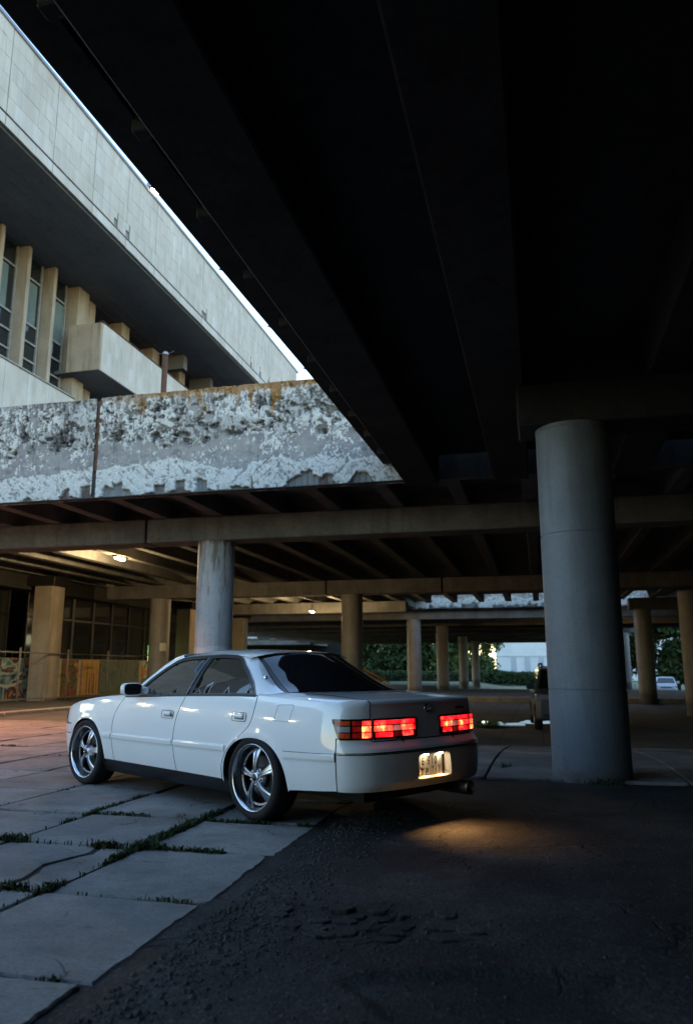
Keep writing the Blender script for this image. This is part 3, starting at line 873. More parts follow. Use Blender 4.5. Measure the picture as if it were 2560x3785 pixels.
# sill band of stone panels
for k in range(12):
    y0 = 9.03 + 1.24*k + (0 if k < 11 else 0.0)
    if y0 + 1.2 > 25.6: break
    obj('sill_panel', MB().bbox(-18.4, -17.30, y0 + 0.008, y0 + 1.232, 6.0, 11.54, 0.008), M['stone'], bl)
obj('sill_panel', MB().bbox(-18.4, -17.30, 23.918, 25.55, 6.0, 11.54, 0.008), M['stone'], bl)
obj('sill_coping', MB().bbox(-18.5, -17.24, 9.0, 25.56, 11.545, 11.60, 0.008), M['frame'], bl)
obj('recess_wall', MB().box(-19.5, -19.38, 25.6, 44.5, 4.5, 16.43), M['black_metal'], bl)
obj('assumed_wing_wall', MB().box(-30, -17.4, -3.0, 8.9, -0.2, 5.0), M['stone'], bl)  # assumed wing out of view, kept to carry the added wall lamps
# balcony box
bal = obj('balcony', MB().box(-18.6, -16.06, 25.10, 44.4, 12.50, 12.62), M['soffit'], bl)
obj('balcony_end_panel', MB().bbox(-17.47, -16.02, 25.06, 25.14, 12.505, 14.46, 0.006), M['stone_warm'], bal)
for k in range(16):
    ya = 25.15 if k == 0 else 26.62 + 1.18*(k-1); yb = 26.62 + 1.18*k
    if yb > 44.5: break
    obj('balcony_panel', MB().bbox(-16.08, -16.0, ya + 0.008, yb - 0.008, 12.505, 14.46, 0.006), M['stone'], bal)
obj('balcony_coping', MB().bbox(-16.14, -15.96, 25.02, 44.4, 14.465, 14.51, 0.006), M['rust'], bal)
# dark ribs in the recess over the balcony
for k in range(3):
    obj('loggia_beam', MB().box(-17.6, -16.4, 33.0 + 3.2*k, 33.4 + 3.2*k, 15.7, 16.42), M['soffit'], bl)

# ground floor behind the deck: pillars, glazing, mural panels
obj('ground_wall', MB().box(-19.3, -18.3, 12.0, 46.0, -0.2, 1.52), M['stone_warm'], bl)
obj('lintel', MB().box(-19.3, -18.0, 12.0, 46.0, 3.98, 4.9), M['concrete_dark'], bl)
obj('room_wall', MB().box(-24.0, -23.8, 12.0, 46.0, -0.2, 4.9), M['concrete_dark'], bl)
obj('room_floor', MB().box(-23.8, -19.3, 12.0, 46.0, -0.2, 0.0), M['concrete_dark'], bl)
for y0 in (13.0, 24.63, 36.2, 43.5):
    obj('pillar', MB().bbox(-17.75, -17.0, y0, y0 + 0.75, -0.1, 4.1, 0.015), M['stone_warm'], bl)
    obj('pillar_capital', MB().bbox(-18.1, -16.85, y0 - 0.15, y0 + 0.9, 4.105, 4.45, 0.015), M['black_metal'], bl)
M['glass_clear'] = plain('shop_glass', (0.02, 0.022, 0.02), 0.05, 0.0, 0.6)
for a, c in ((14.0, 24.5), (25.5, 36.1), (37.05, 43.4)):
    n = max(2, int(round((c-a)/1.55)))
    for k in range(n):
        ya = a + (c-a)*k/n; yb = a + (c-a)*(k+1)/n
        w = obj('window', MB().box(-18.72, -18.70, ya, yb, 1.53, 3.98), M['glass_clear'], bl)
        fr = MB()
        fr.bbox(-18.74, -18.62, ya, ya + 0.07, 1.53, 3.975, 0.006); fr.bbox(-18.74, -18.62, yb - 0.07, yb - 0.004, 1.53, 3.975, 0.006)
        fr.bbox(-18.735, -18.63, ya + 0.07, yb - 0.07, 3.05, 3.13, 0.006)
        obj('window_frame', fr, M['black_metal'], w)

# ================================================================== WHITE SEDAN
def paint_mat():
    m, nt, b = new_mat('pearl_white_paint')
    v = pos(nt, True)
    n1 = noise(nt, v, 2.0, 4, 0.5)
    sx = N(nt, 'SeparateXYZ'); nt.links.new(v, sx.inputs[0])
    # road film thickens towards the sills
    d = math_(nt, 'MULTIPLY', math_(nt, 'SUBTRACT', 0.55, sx.outputs[2]), 1.4, True)
    dn = math_(nt, 'MULTIPLY', d, noise(nt, v, 9.0, 5, 0.7), True)
    col = mix(nt, dn, (0.80, 0.81, 0.815), (0.56, 0.55, 0.53))
    nt.links.new(col, b.inputs['Base Color'])
    rr = math_(nt, 'ADD', math_(nt, 'MULTIPLY', dn, 0.35), 0.30)
    nt.links.new(rr, b.inputs['Roughness'])
    b.inputs['Coat Weight'].default_value = 1.0
    b.inputs['Coat IOR'].default_value = 1.6
    cr = math_(nt, 'ADD', math_(nt, 'MULTIPLY', dn, 0.20), math_(nt, 'MULTIPLY', n1, 0.02))
    nt.links.new(cr, b.inputs['Coat Roughness'])
    return m
M['paint'] = paint_mat()
M['tint'] = plain('tinted_glass', (0.008, 0.009, 0.010), 0.03, 0.0, 0.8)
M['trim'] = plain('black_trim', (0.012, 0.012, 0.013), 0.35)
M['rubber'] = rough_mat('tyre_rubber', (0.010, 0.010, 0.010), (0.018, 0.018, 0.018), 6, 0.8, 0.3, 0.003, 80, 0.3, osp=True)
M['void'] = plain('dark_underbody', (0.006, 0.006, 0.006), 0.9)
M['chrome'] = plain('chrome', (0.75, 0.76, 0.78), 0.10, 1.0)
M['rim'] = plain('hyper_silver', (0.55, 0.56, 0.60), 0.30, 1.0)
M['lip'] = plain('polished_lip', (0.62, 0.63, 0.66), 0.20, 1.0)
M['barrel'] = plain('dark_polished_barrel', (0.09, 0.09, 0.10), 0.3, 1.0)
M['disc'] = plain('brake_disc', (0.12, 0.12, 0.12), 0.4, 0.9)
M['mirror'] = plain('mirror_glass', (0.02, 0.022, 0.025), 0.03, 0.0, 1.0)

def pchip(xs, ys):
    xs = np.asarray(xs, float); ys = np.asarray(ys, float)
    h = np.diff(xs); d = np.diff(ys)/h
    mm = np.zeros(len(xs)); mm[0] = d[0]; mm[-1] = d[-1]
    for i in range(1, len(xs)-1):
        if d[i-1]*d[i] > 0:
            w1 = 2*h[i]+h[i-1]; w2 = h[i]+2*h[i-1]
            mm[i] = (w1+w2)/(w1/d[i-1]+w2/d[i])
    def f(x):
        x = np.clip(np.asarray(x, float), xs[0], xs[-1])
        i = np.clip(np.searchsorted(xs, x) - 1, 0, len(h)-1)
        t = (x-xs[i])/h[i]
        return ((2*t**3-3*t**2+1)*ys[i] + (t**3-2*t**2+t)*h[i]*mm[i] + (-2*t**3+3*t**2)*ys[i+1] + (t**3-t**2)*h[i]*mm[i+1])
    return f

# plan outline of the lower body, rear centre -> left side -> nose
PL = [(-1.125,-0.3),(-1.130,0),(-1.125,.30),(-1.105,.50),(-1.055,.67),(-.955,.785),(-.80,.836),(-.5,.857),(0,.869),(.6,.8725),(1.5,.8725),(2.1,.868),(2.7,.856),(3.05,.832),(3.30,.785),(3.47,.70),(3.565,.55),(3.61,.3),(3.62,0),(3.61,-.3)]
def catmull(P, n=40):
    P = [np.array(p, float) for p in P]; out = []
    for i in range(1, len(P)-2):
        p0, p1, p2, p3 = P[i-1:i+3]
        t0 = 0; t1 = t0+np.linalg.norm(p1-p0)**.5; t2 = t1+np.linalg.norm(p2-p1)**.5; t3 = t2+np.linalg.norm(p3-p2)**.5
        for t in np.linspace(t1, t2, n, endpoint=False):
            a1 = (t1-t)/(t1-t0)*p0+(t-t0)/(t1-t0)*p1; a2 = (t2-t)/(t2-t1)*p1+(t-t1)/(t2-t1)*p2; a3 = (t3-t)/(t3-t2)*p2+(t-t2)/(t3-t2)*p3
            b1 = (t2-t)/(t2-t0)*a1+(t-t0)/(t2-t0)*a2; b2 = (t3-t)/(t3-t1)*a2+(t-t1)/(t3-t1)*a3
            out.append((t2-t)/(t2-t1)*b1+(t-t1)/(t2-t1)*b2)
    out.append(P[-2]); return np.array(out)
CP = catmull(PL)
CU = np.concatenate([[0], np.cumsum(np.linalg.norm(np.diff(CP, axis=0), axis=1))])
UMAX = CU[-1]
_t = np.gradient(CP, CU, axis=0); _t /= np.linalg.norm(_t, axis=1)[:, None]
CN = np.stack([-_t[:, 1], _t[:, 0]], -1)          # outward (left-hand) normal
_ker = np.ones(15)/15
CN = np.stack([np.convolve(np.pad(CN[:, k], 7, mode='edge'), _ker, 'valid') for k in (0, 1)], -1)
CN[0] = (-1, 0); CN[-1] = (1, 0)
CN /= np.linalg.norm(CN, axis=1)[:, None]
def ux(x): return float(np.interp(x, CP[:, 0], CU))
def uy_rear(y):
    k = np.argmax(CP[:, 1]); return float(np.interp(y, CP[:k, 1], CU[:k]))
dSide = pchip([0.10, .20, .27, .35, .45, .55, .65, .75, .83, .88, .95, 1.1], [.10, .055, .034, .018, .006, 0, .003, .012, .024, .034, .052, .12])
dRear = pchip([.20, .28, .31, .36, .45, .54, .575, .590, .615, .640, .66, .80, .885, .93, 1.1], [.13, .045, .018, .004, 0, .002, .006, .014, .046, .060, .064, .070, .078, .098, .3])
dFrnt = pchip([.18, .25, .32, .42, .50, .56, .60, .70, .78, 1.0], [.10, .03, .012, .0, .0, .01, .03, .07, .13, .4])
shoulder = pchip([-1.15, -1.0, -.8, -.5, -.2, 0, 2.0, 2.5, 3.0, 3.3, 3.5, 3.62], [.838, .856, .888, .915, .930, .936, .884, .862, .800, .730, .680, .66])
def lid_z(x, y=0.62):
    c = float(np.interp(x, [-1.1, -1.0, -.6, -.25, 0], [.921, .926, .949, .962, .967]))
    return c + 0.006*(1 - (y/0.62)**2)
hood_z0 = pchip([1.9, 2.1, 2.5, 3.0, 3.3, 3.5, 3.62], [.935, .908, .880, .822, .762, .705, .66])
def hood_z(x, y=0.66): return float(hood_z0(x)) + 0.018*(1 - (y/0.66)**2)
ARCHR = (0.0, 0.25, 0.39, 0.368); ARCHF = (2.735, 0.25, 0.385, 0.402)
def arch_z(x, A):
    d = abs(x-A[0])/A[2]
    return -1.0 if d >= 1 else A[1] + A[3]*(1-d**2.3)**(1/2.3)
def bp(u, v, off=0.0):
    """point on the lower body at arc length u and height v; above the shoulder v runs over onto the deck"""
    sgn = 1.0
    if u < 0: u = -u; sgn = -1.0
    cx = np.interp(u, CU, CP[:, 0]); cy = np.interp(u, CU, CP[:, 1])
    nx = np.interp(u, CU, CN[:, 0]); ny = np.interp(u, CU, CN[:, 1]); l = math.hypot(nx, ny); nx /= l; ny /= l
    zt = float(shoulder(cx))
    def side(z):
        dd = ny*ny*float(dSide(z)) + (nx*nx)*(float(dRear(z)) if nx < 0 else float(dFrnt(z)))
        for A in (ARCHR, ARCHF):                 # rolled arch lip
            r = math.hypot((cx-A[0])/A[2], max(z-A[1], 0)/A[3])
            dd -= 0.007*math.exp(-((r-1.06)/0.075)**2)
        return cx - nx*(dd-off), cy - ny*(dd-off), z
    if v <= zt:
        x, y, z = side(v)
    else:
        w = min((v-zt)/0.25, 1.0)
        p0 = np.array(side(zt)); q = np.array(side(zt-0.01))
        T = (p0-q)/0.01
        if cx < 1.0:
            ex = max(p0[0]+0.02, -1.052); ey = 0.600
            if cx > -0.25: ey = 0.600 + 0.10*min((cx+0.25)/0.3, 1)
            e = np.array([ex, ey, lid_z(ex, 0.600)])
        else:
            ex = min(p0[0]-0.01, 3.50); ey = min(0.668, p0[1]-0.02); e = np.array([ex, ey, hood_z(ex, 0.66)])
        h = max(e[2]-p0[2], 0.004)
        p1 = p0 + T*h
        r = (1-w)**2*p0 + 2*w*(1-w)*p1 + w*w*e
        x, y, z = r
    return (x, y*sgn, z)

def dens(poly, step=0.03):
    out = []
    n = len(poly)
    for i in range(n):
        a = np.array(poly[i], float); c = np.array(poly[(i+1) % n], float)
        k = max(1, int(np.ceil(np.linalg.norm(c-a)/step)))
        for j in range(k): out.append(tuple(a+(c-a)*j/k))
    return out
def inside(p, poly):
    x, y = p; r = False; n = len(poly); j = n-1
    for i in range(n):
        xi, yi = poly[i]; xj, yj = poly[j]
        if (yi > y) != (yj > y) and x < (xj-xi)*(y-yi)/(yj-yi)+xi: r = not r
        j = i
    return r
def panel_mb(poly, fn, holes=(), step=0.032, edge=0.02, mb=None, mi=0):
    """triangulate a 2-D outline (with holes) and map it onto a surface"""
    loops = [dens(poly, edge)] + [dens(h, edge) for h in holes]
    pts = []; edges = []
    for L in loops:
        o = len(pts); pts += L; edges += [(o+i, o+(i+1) % len(L)) for i in range(len(L))]
    bnd = np.array(pts)
    x0, y0 = bnd.min(0); x1, y1 = bnd.max(0)
    for i, gx in enumerate(np.arange(x0+step/2, x1, step)):
        for gy in np.arange(y0+(step/2 if i % 2 else step*0.9), y1, step):
            if np.min((bnd[:, 0]-gx)**2+(bnd[:, 1]-gy)**2) < (step*0.45)**2: continue
            if inside((gx, gy), loops[0]) and not any(inside((gx, gy), h) for h in loops[1:]): pts.append((gx, gy))
    vs, _, fs, _, _, _ = delaunay_2d_cdt([Vector(p) for p in pts], edges, [], 0, 1e-6)
    V = [(v.x, v.y) for v in vs]; F = []
    for f in fs:
        c = np.mean([V[i] for i in f], axis=0)
        if inside(c, loops[0]) and not any(inside(c, h) for h in loops[1:]): F.append(tuple(f))
    used = sorted(set(i for f in F for i in f)); remap = {a: k for k, a in enumerate(used)}
    mb = mb or MB()
    mb.add([fn(*V[i]) for i in used], [tuple(remap[i] for i in f) for f in F], mi)
    return mb
def body(poly, name, parent, mat='paint', holes=(), off=0.0, step=0.034, lip=True, mirror=False, edge=0.02):
    sg = -1 if mirror else 1
    fn = lambda u, v: bp(sg*u, v, off)
    mb = panel_mb(poly, fn, holes, step, edge)
    if lip:                                   # returned edge gives the sheet its thickness
        for L in [dens(poly, edge)] + [dens(h, edge) for h in holes]:
            a = [fn(*p) for p in L]; bq = [bp(sg*p[0], p[1], off-0.014) for p in L]
            n = len(L)
            mb.add(a+bq, [(i, (i+1) % n, (i+1) % n+n, i+n) for i in range(n)], 1)
    o = obj(name, mb, [M[mat], M['void']], parent, smooth=True)
    o.data.set_sharp_from_angle(angle=R(40))
    return o
def curve2(pts, n=6):
    """smooth open 2-D curve through points"""
    P = [pts[0]]+list(pts)+[pts[-1]]
    P = [np.array(p, float) for p in P]
    P[0] = P[1]+(P[1]-P[2]); P[-1] = P[-2]+(P[-2]-P[-3])
    return [tuple(p) for p in catmull(P, n)]
def rounded(poly, r=0.02, n=5):
    out = []
    m = len(poly)
    for i in range(m):
        a = np.array(poly[i-1], float); b = np.array(poly[i], float); c = np.array(poly[(i+1) % m], float)
        d1 = (a-b)/np.linalg.norm(a-b); d2 = (c-b)/np.linalg.norm(c-b)
        p = b+d1*r; q = b+d2*r
        for k in range(n+1):
            t = k/n; out.append(tuple((1-t)**2*p+2*t*(1-t)*b+t*t*q))
    return out
UX = lambda pts: [(ux(x), z) for x, z in pts]

CARX, CARY, CARYAW = -1.779, 6.691, R(59.27)
PLATE_W = 0.40
car = thing('sedan_car', 'white four door sedan with lit red tail lamps and silver five spoke wheels', 'car', (CARX, CARY, 0), CARYAW + math.pi/2, local=True)
G = 0.0042
gapF = [(2.161, .281), (2.185, .40), (2.195, .555), (2.179, .674), (2.115, .79), (2.020, float(shoulder(2.02)))]
gapB = [(1.075, .277), (1.100, .42), (1.109, .561), (1.095, .67), (1.063, .775), (.990, float(shoulder(.99)))]
gapC = [(.407, .272), (.400, .38), (.365, .45), (.312, .513), (.235, .575), (.126, .650), (.065, .70), (.028, .766), (.010, .85), (.0, float(shoulder(0)))]
def sh(pts, d): return [(x+d, z) for x, z in pts]
def belt(x0, x1, n=8): return [(x, float(shoulder(x))) for x in np.linspace(x0, x1, n)]
cF, cB, cC = curve2(gapF), curve2(gapB), curve2(gapC)
def archpts(A, x0, x1, n=28):
    xs_ = [A[0]+A[2]*math.sin(t) for t in np.linspace(-math.pi/2, math.pi/2, n)]
    return [(x, max(arch_z(x, A), A[1])) for x in xs_ if min(x0, x1)-1e-6 <= x <= max(x0, x1)+1e-6]
for side_ in (False, True):
    # ---- doors
    fd = sh(cF, -G)[::-1][:0] + sh(cB, G) + belt(.990+G, 2.02-G)[1:-1] + sh(cF, -G)[::-1]
    d1 = body(UX(fd), 'front_door', car, mirror=side_)
    rd = sh(cC, G) + belt(G, .990-G)[1:-1] + sh(cB, -G)[::-1]
    d2 = body(UX(rd), 'rear_door', car, mirror=side_)
    # ---- front fender with arch
    a = archpts(ARCHF, 2.0, 3.2)
    nose = [(3.33, .60), (3.30, .66), (3.27, .705), (3.275, .745)]
    ff = sh(cF, G) + [(x, float(shoulder(x))+0.25) for x in np.linspace(2.03, 3.30, 12)] + nose[::-1] + [(3.20, .585), (3.125, .585), (3.12, .27)] + a[::-1] + [(2.35, .281)]
    body(UX(ff), 'front_fender', car, mirror=side_)
    # ---- rear quarter, arch, sail into the boot shut line
    a = archpts(ARCHR, -1.0, .40)
    yL = 0.626
    top = [(ux(x), float(shoulder(x))+0.25) for x in np.linspace(0.02, -0.95, 12)]
    ue = uy_rear(0.606)
    top += [(u, float(shoulder(np.interp(u, CU, CP[:, 0])))+0.25) for u in np.linspace(ux(-.98), ue, 6)]
    qp = UX(sh(cC, -G)) + top + [(ue, .663), (ux(-.880+G), .663), (ux(-.880+G), .30), (ux(-.41), .266)] + UX(a)
    fuel = rounded([(-.2375, .757), (-.409, .757), (-.446, .884), (-.262, .880)], .022)
    fu = UX(fuel)
    cxm = np.mean(fu, axis=0)
    fin_ = [tuple(cxm+(np.array(p)-cxm)*0.955) for p in fu]
    q = body(qp, 'rear_quarter_panel', car, mirror=side_, holes=[] if side_ else [fu])
    if not side_: body(fin_, 'fuel_flap', q, lip=True)
    # ---- belt strips and door mouldings
    def strip(pts, name, parent, mat, w, dep, n=2):
        rows = []
        for (x, z) in pts:
            u = ux(x)*( -1 if side_ else 1)
            rows.append([bp(u, z-w/2, 0.0), bp(u, z-w/2, dep*0.8), bp(u, z-w*0.25, dep), bp(u, z+w*0.25, dep), bp(u, z+w/2, dep*0.8), bp(u, z+w/2, 0.0)])
        mb = MB().grid(rows)
        mb.add(rows[0], [tuple(range(6))]); mb.add(rows[-1], [tuple(range(6))])
        return obj(name, mb, M[mat], parent, smooth=False)
    lin = lambda x0, x1, z0, z1, n=16: [(x, z0+(z1-z0)*(x-x0)/(x1-x0)) for x in np.linspace(x0, x1, n)]
    strip(lin(1.125, 2.175, .512, .508), 'door_moulding', d1, 'paint', .048, .014)
    strip(lin(.350, 1.09, .517, .512), 'door_moulding', d2, 'paint', .048, .014)
    strip(lin(2.21, 2.372, .507, .506, 5), 'fender_moulding', car, 'paint', .046, .013)
    strip(lin(-.874, -.366, .531, .518, 10), 'quarter_moulding', q, 'paint', .052, .013)
    strip(lin(-.874, -.375, .5585, .5445, 10), 'chrome_strip', q, 'chrome', .008, .018)
    # ---- handles
    for d, (xa, xb, za, zb) in ((d1, (1.13, 1.315, .718, .785)), (d2, (.10, .282, .738, .805))):
        sgn = -1 if side_ else 1
        pl = rounded([(xa, za), (xb, za), (xb, zb), (xa, zb)], .022)
        hb = panel_mb(UX(pl), lambda u, v: bp(sgn*u, v, 0.004), step=0.05)
        hnd = obj('door_handle', hb, M['paint'], d, smooth=True)
        rim_ = [bp(sgn*ux(x), z, 0.005) for x, z in dens(pl, .02)]
        obj('handle_seam', MB().tube(rim_+rim_[:1], 0.0024, 4, False), M['trim'], hnd)
        pl2 = rounded([(xa+.02, za+.012), (xb-.02, za+.012), (xb-.02, zb-.012), (xa+.02, zb-.012)], .016)
        obj('handle_recess', panel_mb(UX(pl2), lambda u, v: bp(sgn*u, v, 0.0065), step=0.05), M['rim'] if False else M['paint'], hnd, smooth=True)
        gb = MB(); rows = []
        zc = za+(zb-za)*.60
        for x in np.linspace(xa+.03, xb-.05, 8):
            rows.append([bp(sgn*ux(x), zc+.020*math.sin(t), 0.008+.014*math.cos(t)) for t in np.linspace(-1.57, 1.57, 6)])
        obj('handle_grip', gb.grid(rows), M['paint'], hnd, smooth=True)
        obj('handle_shadow_slot', panel_mb(UX([(xa+.025, za+.014), (xb-.045, za+.014), (xb-.045, zc-.014), (xa+.025, zc-.014)]), lambda u, v: bp(sgn*u, v, 0.0075), step=.05), M['trim'], hnd)
    if not side_:
        lk = bp(ux(1.15), .742, .006)
        obj('key_lock', MB().lathe([(0, .004), (.009, .004), (.010, 0)], 12, 'y', lk), M['trim'], d1)
    # ---- sill skirt
    rows = []
    for x in np.linspace(.36, 2.42, 20):
        sgn = -1 if side_ else 1
        y = bp(ux(x), .28)[1]
        rows.append([(x, sgn*(y-.004), .288), (x, sgn*(y-.016), .255), (x, sgn*(y-.055), .16), (x, sgn*(y-.13), .145)])
    obj('sill_skirt', MB().grid(rows), M['trim'], car, smooth=True)

# ---- dark inner shell behind the shut lines
inner = MB()
for sgn in (1, -1):
    rows = []
    for u in np.linspace(0, UMAX, 150):
        x = float(np.interp(u, CU, CP[:, 0])); zb = .30 if u > .30 else .60
        for A in (ARCHR, ARCHF): zb = max(zb, arch_z(x, A)+.004)
        zt = float(shoulder(x))-.004
        rows.append([bp(sgn*u, z, -.016) for z in np.linspace(zb, zt, 9)])
    inner.grid(rows)
    for A in (ARCHR, ARCHF):                     # wheel housings
        rows = []
        for t in np.linspace(-math.pi/2, math.pi/2, 24):
            x = A[0]+A[2]*math.sin(t); z = max(arch_z(x, A), A[1])
            y = bp(ux(x), z)[1]
            rows.append([(x, sgn*(y-.012), z), (x, sgn*.50, z)])
        inner.grid(rows)
        n0 = [(A[0]-A[2], sgn*.5, .2)]+[(A[0]+A[2]*math.sin(t), sgn*.5, max(arch_z(A[0]+A[2]*math.sin(t), A), A[1])) for t in np.linspace(-1.57, 1.57, 24)]+[(A[0]+A[2], sgn*.5, .2)]
        inner.add(n0, [tuple(range(len(n0)))])
inner.box(-.95, 3.35, -.60, .60, .21, .30)
inner.box(-.75, -.35, -.45, .35, .16, .26)
obj('underbody', inner, M['void'], car)

# ---- rear bumper with number plate recess
ub = ux(-.880-G)
zb_ = lambda u: .300-.012*math.cos(min(abs(u), 1.2)/1.2*math.pi/2)
bt = lambda u: .655 if abs(u) > uy_rear(.60) else .632
us = list(np.linspace(-ub, ub, 41))
rb_poly = [(u, zb_(u)) for u in us]+[(u, bt(u)) for u in us[::-1]]
rec = rounded([(-.215, .352), (.205, .352), (.185, .522), (-.185, .522)], .03)
rb = body(rb_poly, 'rear_bumper', car, holes=[rec], step=.026)
lp = dens(rec, .015); n = len(lp)
A_ = [bp(u, v) for u, v in lp]
def rin(u, v): 
    k = 0.86; return (-1.066 + 0.010*(v-.43)/.1, u*k, .437+(v-.437)*k)
B_ = [rin(u, v) for u, v in lp]
mb = MB().add(A_+B_, [(i, (i+1) % n, (i+1) % n+n, i+n) for i in range(n)])
panel_mb(rec, rin, step=.05, mb=mb)
obj('plate_recess', mb, M['paint'], rb, smooth=False)
# lower lip of the bumper and groove under the chrome line
def rstrip(u0, u1, z, w, dep, name, mat, parent, n=40):
    rows = []
    for u in np.linspace(u0, u1, n):
        rows.append([bp(u, z-w/2, -.001), bp(u, z-w/2, dep), bp(u, z+w/2, dep), bp(u, z+w/2, -.001)])
    return obj(name, MB().grid(rows), M[mat], parent)
rstrip(-ub+.005, ub-.005, .5605, .007, .006, 'chrome_strip', 'chrome', rb, 60)
rstrip(-ub+.005, ub-.005, .5495, .006, .0008, 'bumper_groove', 'trim', rb, 60)
rstrip(-.62, .62, .345, .006, .005, 'bumper_crease', 'paint', rb, 40)
# ---- number plate
M['plate'] = plain('number_plate_white', (0.42, 0.42, 0.40), 0.8)
M['ink'] = plain('plate_black', (0.012, 0.012, 0.012), 0.5)
PX = -1.083
pl = obj('number_plate', MB().bbox(PX-.004, PX+.004, -.145, .145, .345, .515, .002), M['plate'], car)
fr = MB()
for (ya, yb, za, zb) in ((-.152, .152, .336, .345), (-.152, .152, .515, .524), (-.152, -.145, .345, .515), (.145, .152, .345, .515)):
    fr.box(PX-.009, PX+.004, ya, yb, za, zb)
obj('plate_frame', fr, M['trim'], pl)
bd = MB()
for (ya, yb, za, zb) in ((-.140, .140, .3485, .3505), (-.140, .140, .5095, .5115), (-.140, -.138, .3505, .5095), (.138, .140, .3505, .5095),
                         (-.138, .002, .4255, .4275), (.000, .002, .3505, .4255)):
    bd.box(PX-.0046, PX-.0035, ya, yb, za, zb)
obj('plate_border', bd, M['ink'], pl)
def glyphs(txt, y, z, size, sx=0.8):
    c = bpy.data.curves.new('plate_text', 'FONT'); c.body = txt; c.size = size; c.extrude = 0.0002; c.offset = 0.0 if txt in '6' else 0.0022*size/0.09
    o = bpy.data.objects.new('plate_character', c); COL.objects.link(o)
    dg = bpy.context.evaluated_depsgraph_get(); dg.update()
    me = bpy.data.meshes.new_from_object(o.evaluated_get(dg))
    COL.objects.unlink(o); bpy.data.objects.remove(o)
    me.materials.clear(); me.materials.append(M['ink'])
    o = bpy.data.objects.new('plate_character', me); COL.objects.link(o)
    # readable from behind the car: text x -> -y, text y -> z
    o.matrix_local = Matrix(((0, 0, -1, PX-.0046), (-sx, 0, 0, y), (0, 1, 0, z), (0, 0, 0, 1)))
    o.parent = pl
    return o
for ch, y, z, s, k in (('E', .108, .440, .076, .80), ('6', .042, .437, .088, .74), ('1', -.002, .437, .088, .74), ('0', -.042, .437, .088, .74),
                       ('T', .118, .360, .076, .80), ('P', .064, .360, .076, .80), ('7', -.010, .376, .064, .72), ('6', -.050, .376, .064, .72), ('3', -.090, .376, .064, .72),
                       ('R', -.032, .356, .017, .8), ('U', -.046, .356, .017, .8), ('S', -.060, .356, .017, .8)):
    glyphs(ch, y, z, s, k)
M['bolt'] = plain('zinc_bolt', (0.5, 0.5, 0.5), 0.35, 1.0)
obj('plate_bolt', MB().lathe([(0, -.008), (.006, -.006), (.007, 0)], 10, 'x', (PX-.005, .01, .352)), M['bolt'], pl)
# plate lamps in the roof of the recess, their light thrown down over the plate and out on the ground
M['plate_lamp'] = plain('plate_lamp_lens', (0.9, 0.85, 0.7), 0.3, emit=(1.0, 0.74, 0.42), es=8)
for y in (.088, -.088):
    lm = obj('plate_lamp', MB().bbox(-1.122, -1.102, y-.022, y+.022, .511, .526, .003), M['plate_lamp'], car)
    ld = bpy.data.lights.new('plate_light', 'AREA'); ld.energy = PLATE_W; ld.size = .04; ld.size_y = .015; ld.shape = 'RECTANGLE'; ld.color = (1.0, .50, .17); ld.spread = R(86)
    lo = bpy.data.objects.new('plate_light', ld); COL.objects.link(lo); lo.parent = car
    lo.location = (-1.124, y, .512); lo.rotation_euler = (0, R(29), 0)

# ---- boot lid: top, rolled rear edge and rear face in one pressing
def lid_fn(s, y):
    """s 0..1 over the top, 1..2 down the rear face"""
    yn = abs(y)/.597
    xg = -.215-.105*(1-yn**2)                      # screen end
    rf = bp(math.copysign(uy_rear(abs(y)), y) if abs(y) > 1e-6 else 0.0, .86)
    xr = rf[0]-.006
    if s <= 1:
        x = xg+(xr+.035-xg)*s; z = lid_z(x, y)+.004*math.sin(min(s, 1)*math.pi)
        return (x, y, z)
    t = s-1
    ztop = lid_z(xr, y)
    if t < .25:
        a = t/.25*math.pi/2
        z0 = lid_z(xr+.035, y)
        return (xr+.035-.035*math.sin(a), y, z0-.042*(1-math.cos(a)))
    z = (lid_z(xr+.035, y)-.042)+(.640-(lid_z(xr+.035, y)-.042))*(t-.25)/.75
    p = bp(math.copysign(uy_rear(abs(y)), y) if abs(y) > 1e-6 else 0.0, max(z, .645))
    return (min(p[0], p[0])-.004*sstep(.9, .66, z)*0, y, z)
ss = np.concatenate([np.linspace(0, .9, 14), np.linspace(.93, 1, 4), np.linspace(1.03, 1.25, 8), np.linspace(1.3, 2, 16)])
yy = np.linspace(-.597, .597, 41)
P = np.array([[lid_fn(s, y) for y in yy] for s in ss])
lid = obj('trunk_lid', MB().grid(P), M['paint'], car, smooth=True)
el = [tuple(p) for p in P[:, -1]][::-1]
seam = MB()
for k in (0, -1):
    sg = 1 if k else -1
    pts = [(p[0]+.003, p[1]+sg*.004, p[2]-.004) for p in P[:, k]]
    seam.tube(pts, .0042, 5, False)
seam.grid([[(p[0]+.004, p[1], p[2]+.001), (p[0]-.001, p[1], p[2]-.001), (p[0]-.001, p[1], p[2]-.009), (p[0]+.004, p[1], p[2]-.011)] for p in P[-1]])
obj('boot_shut_line', seam, M['void'], car)
# emblem: plain oval ring with inner ellipses, and a small model badge
em = MB()
def ring(cy, cz, a, b, r, x=-1.062, n=28):
    em.tube([(x, cy+a*math.cos(2*math.pi*k/n), cz+b*math.sin(2*math.pi*k/n)) for k in range(n+1)], r, 6, False)
ex = lid_fn(1.5, 0.0)[0]-.006
ring(0, .853, .040, .030, .0045, ex); ring(0, .856, .015, .026, .004, ex); ring(0, .868, .033, .0105, .0035, ex)
obj('emblem', em, M['chrome'], lid, smooth=True)
obj('model_badge', MB().bbox(lid_fn(1.5, -.42)[0]-.004, lid_fn(1.5, -.42)[0]+.002, -.49, -.38, .835, .853, .002), M['trim'], lid)

